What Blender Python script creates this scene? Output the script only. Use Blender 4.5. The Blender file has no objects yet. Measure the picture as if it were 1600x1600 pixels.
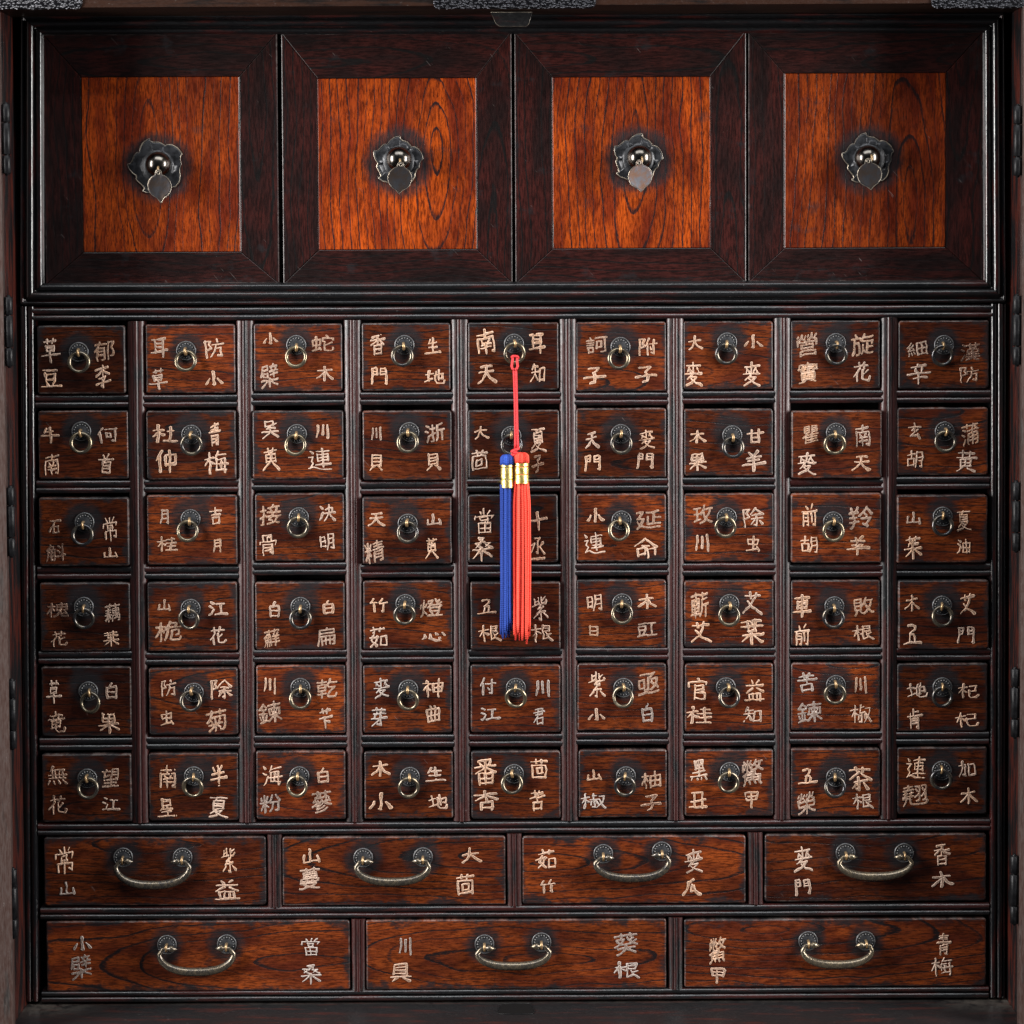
import bpy, math, random
import numpy as np
from mathutils import Vector, Matrix, Euler

random.seed(11)
scene = bpy.context.scene
COL = scene.collection
S = 0.00065                       # one survey unit (1/1600 of the picture width) in metres

# ------------------------------------------------------------------ camera
DIST, FOC, PITCH, ROLL = 3500.0, 3500.0, math.radians(2.4), math.radians(0.28)
HORIZON = 450.0
CY = HORIZON + FOC * math.tan(PITCH)
CX = 800.0
CAMPOS = Vector((0, -DIST, 1600 - HORIZON))
ROT = (Matrix.Rotation(math.radians(90) - PITCH, 3, 'X') @ Matrix.Rotation(-ROLL, 3, 'Z'))

cam_d = bpy.data.cameras.new('camera')
cam = bpy.data.objects.new('camera', cam_d)
COL.objects.link(cam)
cam.matrix_world = Matrix.Translation(CAMPOS * S) @ ROT.to_4x4()
cam_d.sensor_width = 36.0
cam_d.lens = FOC / 1600 * 36.0
cam_d.shift_y = (CY - 800) / 1600
cam_d.clip_start, cam_d.clip_end = 0.05, 60
scene.camera = cam

# ------------------------------------------------------------------ world, lamps, exposure
world = bpy.data.worlds.new('World')
scene.world = world
world.use_nodes = True
world.node_tree.nodes['Background'].inputs[0].default_value = (0.80, 0.86, 1.0, 1)
world.node_tree.nodes['Background'].inputs[1].default_value = 0.045

def softbox(name, loc, target, sx, sy, power, color):
    d = bpy.data.lights.new(name, 'AREA')
    d.shape = 'RECTANGLE'
    d.size, d.size_y, d.energy, d.color = sx, sy, power, color
    o = bpy.data.objects.new(name, d)
    COL.objects.link(o)
    o.location = loc
    o.rotation_euler = (Vector(target) - Vector(loc)).to_track_quat('-Z', 'Y').to_euler()
    return o

softbox('softbox', (-1.95, -0.84, 0.95), (0.05, 0, 0.52), 0.60, 1.25, 112, (1.0, 0.975, 0.95))
softbox('softbox', (1.95, -0.84, 0.95), (-0.05, 0, 0.52), 0.60, 1.25, 98, (1.0, 0.975, 0.95))
softbox('softbox', (0.0, -1.15, 2.55), (0, 0, 0.5), 2.2, 0.9, 46, (0.95, 0.975, 1.0))

scene.view_settings.view_transform = 'Standard'
scene.view_settings.look = 'None'
scene.view_settings.gamma = 1.0
scene.view_settings.exposure = 0.0
scene.view_settings.use_curve_mapping = False
scene.render.engine = 'CYCLES'
scene.cycles.use_denoising = True
scene.cycles.max_bounces = 6

# ------------------------------------------------------------------ survey: picture coordinates -> place on a depth plane
def P(u, v, y=0.0):
    d = ROT @ Vector(((u - CX) / FOC, -(v - CY) / FOC, -1.0))
    t = (y - CAMPOS.y) / d.y
    return CAMPOS + d * t         # in survey units: x right, y away, z up

# ------------------------------------------------------------------ mesh helpers
class MB:
    def __init__(self):
        self.v, self.f, self.sm, self.mi, self.shade = [], [], [], [], []
    def add(self, verts, faces, smooth=False, mi=0):
        o = len(self.v)
        self.v += [tuple(v) for v in verts]
        for f in faces:
            self.f.append(tuple(i + o for i in f)); self.sm.append(smooth); self.mi.append(mi)
    def box(self, x0, x1, y0, y1, z0, z1, mi=0):
        v = [(x, y, z) for x in (x0, x1) for y in (y0, y1) for z in (z0, z1)]
        self.add(v, [(0, 1, 3, 2), (4, 6, 7, 5), (0, 4, 5, 1), (2, 3, 7, 6), (0, 2, 6, 4), (1, 5, 7, 3)], mi=mi)
    def tube(self, pts, rad, n=10, closed=False, mi=0, flat=1.0):
        pts = [Vector(p) for p in pts]
        m = len(pts)
        if not hasattr(rad, '__len__'): rad = [rad] * m
        rings = []
        up = None
        for i, p in enumerate(pts):
            a = pts[(i - 1) % m] if (closed or i > 0) else p
            b = pts[(i + 1) % m] if (closed or i < m - 1) else p
            t = (b - a).normalized()
            if up is None:
                up = Vector((0, -1, 0)) if abs(t.y) < 0.8 else Vector((1, 0, 0))
            s = t.cross(up)
            if s.length < 1e-5: s = t.cross(Vector((1, 0, 0)))
            s.normalize(); up = s.cross(t).normalized()
            rings.append([p + (s * math.cos(k * 2 * math.pi / n) + up * flat * math.sin(k * 2 * math.pi / n)) * rad[i] for k in range(n)])
        vs = [q for r in rings for q in r]
        fs = []
        for i in range(m if closed else m - 1):
            j = (i + 1) % m
            for k in range(n):
                fs.append((i * n + k, i * n + (k + 1) % n, j * n + (k + 1) % n, j * n + k))
        if not closed:
            fs.append(tuple(range(n))[::-1]); fs.append(tuple((m - 1) * n + k for k in range(n)))
        self.add(vs, fs, True, mi)
    def lathe(self, prof, n=32, c=(0, 0, 0), mi=0):
        """profile (radius, height toward the viewer) turned about the y axis"""
        vs, fs = [], []
        for r, h in prof:
            for k in range(n):
                a = k * 2 * math.pi / n
                vs.append((c[0] + r * math.cos(a), c[1] - h, c[2] + r * math.sin(a)))
        for i in range(len(prof) - 1):
            for k in range(n):
                fs.append((i * n + k, i * n + (k + 1) % n, (i + 1) * n + (k + 1) % n, (i + 1) * n + k))
        fs.append(tuple((len(prof) - 1) * n + k for k in range(n)))
        self.add(vs, fs, True, mi)
    def mesh(self, name):
        me = bpy.data.meshes.new(name)
        me.from_pydata([(a * S, b * S, c * S) for a, b, c in self.v], [], self.f)
        me.polygons.foreach_set('use_smooth', self.sm)
        me.polygons.foreach_set('material_index', self.mi)
        if self.shade:
            at = me.attributes.new('shade', 'FLOAT', 'POINT')
            at.data.foreach_set('value', self.shade)
        me.update()
        return me

def link(name, me, mat, parent=None, loc=(0, 0, 0), rot=None):
    if isinstance(me, MB): me = me.mesh(name)
    mats = mat if isinstance(mat, (list, tuple)) else [mat]
    if not me.materials:
        for m in mats: me.materials.append(m)
    o = bpy.data.objects.new(name, me)
    COL.objects.link(o)
    o.location = Vector(loc) * S
    if rot: o.rotation_euler = rot
    if parent: o.parent = parent
    return o

def fix_normals(me):
    import bmesh
    bm = bmesh.new(); bm.from_mesh(me)
    bmesh.ops.recalc_face_normals(bm, faces=bm.faces)
    bm.to_mesh(me); bm.free()
    return me

# ------------------------------------------------------------------ shader helpers
class G:
    def __init__(self, name):
        self.mat = bpy.data.materials.new(name)
        self.mat.use_nodes = True
        self.t = self.mat.node_tree
        self.b = self.t.nodes['Principled BSDF']
    def n(self, typ, **kw):
        x = self.t.nodes.new(typ)
        for k, v in kw.items(): setattr(x, k, v)
        return x
    def put(self, sock, v):
        if isinstance(v, bpy.types.NodeSocket): self.t.links.new(v, sock)
        elif v is not None:
            if hasattr(sock.default_value, '__len__'):
                if not hasattr(v, '__len__'): v = (v, v, v)
                v = tuple(v)
                if len(sock.default_value) == 4 and len(v) == 3: v = v + (1,)
            sock.default_value = v
    def m(self, op, a, b=None, c=None, clamp=False):
        x = self.n('ShaderNodeMath', operation=op, use_clamp=clamp)
        for i, v in enumerate((a, b, c)): self.put(x.inputs[i], v)
        return x.outputs[0]
    def add(self, a, b): return self.m('ADD', a, b)
    def sub(self, a, b): return self.m('SUBTRACT', a, b)
    def mul(self, a, b): return self.m('MULTIPLY', a, b)
    def vec(self, x, y, z):
        c = self.n('ShaderNodeCombineXYZ')
        for i, v in enumerate((x, y, z)): self.put(c.inputs[i], v)
        return c.outputs[0]
    def sep(self, v):
        c = self.n('ShaderNodeSeparateXYZ'); self.put(c.inputs[0], v)
        return c.outputs
    def noise(self, v, scale=1.0, detail=2.0, rough=0.5, dist=0.0):
        x = self.n('ShaderNodeTexNoise')
        self.put(x.inputs['Vector'], v)
        for k, q in (('Scale', scale), ('Detail', detail), ('Roughness', rough), ('Distortion', dist)): self.put(x.inputs[k], q)
        return x.outputs['Fac']
    def step(self, v, a, b, lo=0.0, hi=1.0):
        x = self.n('ShaderNodeMapRange', interpolation_type='SMOOTHSTEP')
        for i, q in enumerate((v, a, b, lo, hi)): self.put(x.inputs[i], q)
        return x.outputs[0]
    def mix(self, f, a, b):
        x = self.n('ShaderNodeMix', data_type='RGBA')
        self.put(x.inputs['Factor'], f); self.put(x.inputs[6], a); self.put(x.inputs[7], b)
        return x.outputs[2]
    def oattr(self, name, vector=False):
        x = self.n('ShaderNodeAttribute', attribute_type='OBJECT', attribute_name=name)
        return x.outputs['Vector'] if vector else x.outputs['Fac']
    def gattr(self, name):
        return self.n('ShaderNodeAttribute', attribute_type='GEOMETRY', attribute_name=name).outputs['Fac']
    def px(self):
        c = self.n('ShaderNodeTexCoord')
        x = self.n('ShaderNodeVectorMath', operation='SCALE')
        self.put(x.inputs[0], c.outputs['Object']); self.put(x.inputs['Scale'], 1 / S)
        return x.outputs[0]
    def bump(self, h, strength=0.3, dist=1.0):
        x = self.n('ShaderNodeBump')
        self.put(x.inputs['Height'], h); self.put(x.inputs['Strength'], strength); self.put(x.inputs['Distance'], dist * S)
        self.t.links.new(x.outputs[0], self.b.inputs['Normal'])
    def out(self, color=None, rough=None, metal=None, spec=None, coat=None, coat_rough=None):
        for k, v in (('Base Color', color), ('Roughness', rough), ('Metallic', metal), ('Specular IOR Level', spec),
                     ('Coat Weight', coat), ('Coat Roughness', coat_rough)):
            if v is not None: self.put(self.b.inputs[k], v)
        return self.mat

def wood_material(name, vertical, light, mid, linecol, spacing, ka, halo, edge, patch=0.0, rough=0.33, bump=.40, edgewear=0.0):
    """stained wood with growth rings cut through at an angle, open pores, and black lacquer left at edges and round the fittings"""
    g = G(name)
    p = g.px(); x, y, z = g.sep(p)
    a, b = (z, x) if vertical else (x, z)
    sv = g.mul(g.oattr('seed'), 913.0)
    warp = g.sub(g.noise(g.vec(g.mul(a, .0042), g.mul(b, .0085), sv), 1.0, 2.0, .45), .5)
    warp2 = g.sub(g.noise(g.vec(g.mul(a, .03), g.mul(b, .09), sv), 1.0, 2.0, .6), .5)
    da = g.mul(g.sub(a, g.oattr('ring_a')), ka)
    db = g.sub(b, g.oattr('ring_b'))
    r = g.m('SQRT', g.add(g.mul(da, da), g.mul(db, db)))
    rr = g.add(g.add(g.m('DIVIDE', r, spacing), g.mul(warp, 3.6)), g.mul(warp2, .20))
    fr = g.m('FRACT', rr)
    late = g.m('POWER', fr, 2.6)
    ringid = g.noise(g.vec(g.m('FLOOR', rr), sv, 0.0), 3.7, 0.0)
    pore = g.noise(g.vec(g.mul(a, .13), g.mul(b, .62), sv), 1.0, 2.0, .6)
    fibre = g.noise(g.vec(g.mul(a, .055), g.mul(b, .42), sv), 1.0, 4.0, .68)
    tone = g.noise(g.vec(g.mul(a, .009), g.mul(b, .03), g.add(sv, 7.0)), 1.0, 3.0, .55)
    edgeline = g.mul(g.step(fr, .80, .93), g.step(fr, 1.0, .97))
    line = g.m('MULTIPLY', g.add(g.mul(late, .42), g.mul(edgeline, .55)), g.sub(g.mul(pore, 2.4), .30), clamp=True)
    line = g.mul(line, g.step(ringid, .25, .60, .35, 1.0))
    col = g.mix(g.step(tone, .32, .68), mid, light)
    col = g.mix(g.step(fibre, .36, .60, .85, 0.0), col, tuple(c * .40 for c in mid))
    col = g.mix(g.step(pore, .56, .70, 0, .75), col, tuple(c * .20 for c in mid))
    col = g.mix(g.step(line, .10, .75), col, linecol)
    bright = g.m('POWER', g.oattr('tone'), 1.7)
    bright = g.mul(bright, g.add(.30, g.mul(g.noise(g.vec(g.mul(a, .006), g.mul(b, .014), g.add(sv, 31.0)), 1.0, 2.0, .5), 1.36)))
    hsv = g.n('ShaderNodeHueSaturation'); g.put(hsv.inputs['Color'], col); g.put(hsv.inputs['Value'], bright)
    col = hsv.outputs[0]
    # black lacquer
    blot = g.noise(g.vec(g.mul(x, .022), sv, g.mul(z, .030)), 1.0, 4.0, .62)
    blot2 = g.noise(g.vec(g.mul(x, .11), sv, g.mul(z, .20)), 1.0, 3.0, .6)
    rag = g.add(g.mul(g.sub(blot, .5), 60.0), g.mul(g.sub(blot2, .5), 22.0))
    hx, _, hz = g.sep(g.oattr('half', True))
    e = g.m('MINIMUM', g.sub(hx, g.m('ABSOLUTE', x)), g.sub(hz, g.m('ABSOLUTE', z)))
    lac = g.step(g.add(e, rag), edge[1], edge[0])
    for nm in ('pull_a', 'pull_b'):
        cx, cr, cz = g.sep(g.oattr(nm, True))
        ux, uz = g.sub(x, cx), g.sub(z, cz)
        d = g.m('SQRT', g.add(g.mul(ux, ux), g.mul(uz, uz)))
        lac = g.m('MAXIMUM', lac, g.step(g.add(d, g.mul(rag, .45)), g.mul(cr, halo[1]), g.mul(cr, halo[0])))
    lac = g.m('MAXIMUM', lac, g.step(g.add(blot, g.mul(g.sub(tone, .5), .25)), .60, .74, 0.0, g.oattr('worn')))
    lac = g.mul(lac, g.step(fibre, .30, .60, .97, .80))
    bl = g.mix(g.noise(p, .05, 3.0), (.0045, .0048, .0056), (.0125, .0130, .0150))
    col = g.mix(lac, col, bl)
    # scratches and flecks
    wear = g.mul(g.step(e, 3.0, 1.2), g.mul(g.step(blot2, .36, .62, .08, .8), g.step(blot, .42, .62, .12, 1.0)))
    col = g.mix(g.mul(wear, edgewear), col, (.150, .135, .128))
    sc = g.noise(g.vec(g.mul(x, .45), sv, g.mul(z, .45)), 1.0, 4.0, .72)
    col = g.mix(g.mul(g.step(sc, .69, .75, 0, .55), g.step(blot, .46, .60, .25, 1.0)), col, (.26, .235, .22))
    sx = g.noise(g.vec(g.add(g.mul(x, .35), g.mul(z, .30)), g.mul(g.sub(x, z), .018), sv), 1.0, 2.0, .5)
    col = g.mix(g.mul(g.step(sx, .72, .76, 0, .40), g.step(blot, .52, .62)), col, (.18, .16, .15))
    rg = g.add(g.add(rough, g.mul(g.sub(fibre, .5), .25)), g.mul(lac, .06))
    h = g.sub(g.sub(g.mul(fibre, .35), g.mul(line, .8)), g.mul(pore, .25))
    g.bump(g.add(h, g.mul(blot2, .25)), bump, 1.0)
    return g.out(col, rg, 0.0, .34)

M = {}
M['drawer'] = wood_material('drawer_wood', False, (.178, .0350, .0058), (.062, .0105, .0036), (.0085, .0055, .0058), 12.0, .15,
                            (1.0, 1.75), (-3, 9), edgewear=.6)
M['panel'] = wood_material('panel_wood', True, (.285, .0430, .0020), (.105, .0112, .0016), (.014, .0052, .0050), 13.0, .20,
                           (0.92, 1.36), (-34, -20), rough=.34, bump=.28)
M['door_frame'] = wood_material('door_frame_wood', True, (.030, .0042, .0028), (.0075, .0020, .0018), (.0030, .0022, .0022), 13.0, .10,
                                (0.0, 0.01), (-30, 8), rough=.36, bump=.14, edgewear=.5)
M['door_frame_h'] = wood_material('door_rail_wood', False, (.025, .0037, .0025), (.0070, .0020, .0018), (.0030, .0022, .0022), 13.0, .10,
                                  (0.0, 0.01), (-30, 8), rough=.36, bump=.14, edgewear=.5)

def lacquer_material(name, vertical, red=.5, rough=.36, black=(.0042, .0042, .0048), wine=(.026, .0052, .0044), grey=0.0, bump=.40, spec=.5):
    g = G(name)
    p = g.px(); x, y, z = g.sep(p)
    a, b = (z, x) if vertical else (x, z)
    rnd = g.mul(g.n('ShaderNodeObjectInfo').outputs['Random'], 517.0)
    st = g.noise(g.vec(g.mul(a, .012), g.mul(b, .10), g.add(rnd, g.mul(y, .08))), 1.0, 4.0, .6)
    fine = g.noise(g.vec(g.mul(a, .06), g.mul(b, .45), g.add(rnd, g.mul(y, .4))), 1.0, 3.0, .65)
    speck = g.noise(g.vec(g.mul(a, .16), g.mul(b, .30), g.add(rnd, g.mul(y, .3))), 1.0, 4.0, .72)
    col = g.mix(g.step(st, .62 - red * .25, .80 - red * .25), black, wine)
    col = g.mix(g.step(fine, .55, .75, 0, .55), col, tuple(c * .5 for c in black))
    col = g.mix(g.step(speck, .66, .75, 0, .55), col, (.22, .20, .185))
    if grey: col = g.mix(g.step(fine, .3, .7, 0, grey), col, (.19, .165, .155))
    rg = g.add(rough, g.mul(g.sub(speck, .5), .40))
    dent = g.noise(g.vec(g.mul(a, .02), g.mul(b, .06), g.add(rnd, g.mul(y, .06))), 1.0, 2.0, .5)
    g.bump(g.add(g.add(g.mul(fine, .35), g.mul(speck, .30)), g.mul(dent, 1.5)), bump, 1.0)
    return g.out(col, rg, 0.0, spec)

M['rail'] = lacquer_material('rail_lacquer', False, .70, .32, spec=.75)
M['post'] = lacquer_material('post_lacquer', True, 1.0, .40, bump=.45, spec=.5, wine=(.032, .0060, .0050))
M['mould_h'] = lacquer_material('moulding_lacquer_across', False, .45, .33)
M['mould_v'] = lacquer_material('moulding_lacquer_upright', True, .55, .20, bump=.25)
M['stile'] = lacquer_material('stile_lacquer', True, .75, .36, wine=(.048, .0085, .005))
M['ledge'] = lacquer_material('ledge_lacquer', False, .35, .42)
def ledge_material():
    m = lacquer_material('ledge_wood', False, .45, .40, black=(.0075, .0072, .0078), wine=(.030, .0085, .0070))
    g = G.__new__(G); g.mat = m; g.t = m.node_tree; g.b = g.t.nodes['Principled BSDF']
    x, y, z = g.sep(g.px())
    src = g.b.inputs['Base Color'].links[0].from_socket
    n = g.noise(g.px(), .05, 4.0, .7)
    corner = g.mul(g.step(g.m('ABSOLUTE', x), 620, 775), g.step(y, -80, 10))
    back = g.mul(g.step(y, -15, 8), .30)
    dust = g.m('MULTIPLY', g.m('MAXIMUM', corner, back), g.step(n, .30, .62), clamp=True)
    g.put(g.b.inputs['Base Color'], g.mix(g.mul(dust, .8), src, (.105, .090, .076)))
    return m
M['ledge_top'] = ledge_material()
M['top'] = lacquer_material('top_rail_wood', False, 1.1, .40, black=(.0045, .0032, .0028), wine=(.020, .0080, .0045), spec=.22)
M['outer_door'] = lacquer_material('outer_door_wood', True, 1.3, .45, black=(.013, .0105, .0095), wine=(.034, .016, .012), grey=.16)

def thread_material(name, dark, light):
    g = G(name)
    sh = g.gattr('shade')
    n = g.noise(g.px(), .5, 3.0, .7)
    c = g.mix(g.m('ADD', sh, g.mul(g.sub(n, .5), .5), clamp=True), dark, light)
    x, y, z = g.sep(g.px())
    tw = g.m('SINE', g.add(g.mul(z, 1.9), g.mul(sh, 40.0)))
    g.bump(g.add(g.mul(tw, .35), n), .6, .8)
    return g.out(c, .75, 0.0, .2)

def simple(name, color, rough, metal=0.0, var=0.0, color2=None, scale=.2, bump=0.0, tint=False, spec=None):
    g = G(name)
    c = color
    if color2:
        nz = g.noise(g.px(), scale, 3.0, .6)
        f = g.step(nz, .35, .65)
        if tint: f = g.m('ADD', g.sub(g.mul(f, .6), .3), g.oattr('tint'), clamp=True)
        c = g.mix(f, color, color2)
        if var: rough = g.add(rough, g.mul(g.sub(nz, .5), var))
    if bump: g.bump(g.noise(g.px(), scale * 3, 3.0, .6), bump, 1.0)
    return g.out(c, rough, metal, spec)

M['void'] = simple('dark_interior', (.004, .0035, .0035), .8, spec=.1)
M['plate'] = simple('blackened_iron', (.030, .031, .034), .36, .4, .3, (.060, .062, .067), .15, .15)
M['plate_worn'] = simple('rubbed_iron', (.095, .095, .102), .34, .6, .2, (.19, .185, .18), .2)
M['ring'] = simple('ring_bronze', (.055, .054, .057), .25, .8, .2, (.21, .170, .110), .05, .06, tint=True)
M['eyelet'] = simple('brass_wire', (.36, .235, .115), .34, .65, .2, (.25, .17, .095), .1)
M['bail'] = simple('chased_bronze', (.066, .063, .062), .25, .8, .25, (.225, .180, .120), .25, .28, tint=True)
M['rosette'] = simple('dark_patinated_iron', (.012, .0125, .014), .36, .35, .3, (.028, .029, .033), .10, .2)
M['knob'] = simple('polished_dark_bronze', (.070, .063, .057), .22, 1.0, .15, (.12, .108, .092), .06, .08)
M['rim'] = simple('rim_highlight_brass', (.42, .36, .28), .32, .8, .2, (.12, .11, .10), .05)  # lighter brass colour paints a highlight along the outlines
M['tag'] = simple('bronze_tag', (.075, .055, .045), .42, .8, .3, (.055, .055, .062), .06, .2)
M['tag_pale'] = simple('pale_copper_tag', (.30, .17, .115), .36, .55, .3, (.21, .21, .235), .07, .2)  # paler copper for one drop tag
M['hinge'] = simple('black_hinge', (.0035, .0035, .004), .38, 0, .2, (.008, .008, .009), .1, .3, spec=.16)
M['gold'] = simple('gold_foil', (.86, .62, .13), .33, .9, .25, (.95, .78, .30), .25, .30)
M['redband'] = simple('red_thread_line', (.45, .05, .03), .6)
M['darkband'] = simple('dark_thread_line', (.05, .045, .05), .6)
M['cord'] = simple('red_cord', (.62, .026, .030), .62, 0, .1, (.48, .016, .020), .6, .5)
M['red'] = thread_material('red_thread', (.45, .022, .013), (.92, .100, .062))
M['blue'] = thread_material('blue_thread', (.007, .019, .13), (.034, .092, .45))
M['dust'] = simple('grey_lint', (.36, .33, .30), .9)

def mount_material(name, light):
    g = G(name)
    p = g.px()
    v = g.n('ShaderNodeTexVoronoi', feature='F1'); g.put(v.inputs['Vector'], p); g.put(v.inputs['Scale'], .28)
    h = g.step(v.outputs['Distance'], .1, .6, 1.0, 0.0)
    g.bump(h, .9, 3.0)
    c = g.mix(h, (.008, .008, .010), light)
    return g.out(c, .34, .8)
M['mount'] = mount_material('stippled_metal_lit', (.20, .20, .215))  # lit copy: bright highlights put into the stipple colour
M['mount_shaded'] = mount_material('stippled_metal_shaded', (.060, .062, .072))  # same metal, dimmer copy with weaker highlights painted in

def letter_material():
    g = G('carved_letter_paint')
    p = g.px()
    f = g.gattr('field'); wear = g.gattr('wear'); tint = g.gattr('tint')
    n1 = g.noise(p, .16, 3.0, .6); n2 = g.noise(p, .55, 3.0, .65)
    warm = g.mix(g.step(n1, .38, .62), (.66, .455, .335), (.60, .345, .20))
    grey = g.mix(n1, (.34, .30, .275), (.52, .45, .405))
    col = g.mix(g.m('ADD', tint, g.mul(g.sub(n1, .5), .7), clamp=True), warm, grey)
    inner = g.step(f, .60, .74)
    body = g.mix(g.step(n2, .34, .60, 0.25, .80), col, (.13, .075, .050))
    body = g.mix(g.m('MULTIPLY', wear, g.step(n1, .30, .55, .65, 1.0), clamp=True), body, (.045, .020, .014))
    col = g.mix(inner, col, body)
    col = g.mix(g.mul(wear, g.step(n2, .42, .6)), col, (.12, .06, .04))
    g.bump(n2, .5, .6)
    return g.out(col, .55, 0.0, .35)
M['letter'] = letter_material()

# ------------------------------------------------------------------ characters
NG = 60
_yy, _xx = np.mgrid[0:NG, 0:NG]
GX = (_xx + .5) / NG; GY = (_yy + .5) / NG          # y downward

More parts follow.
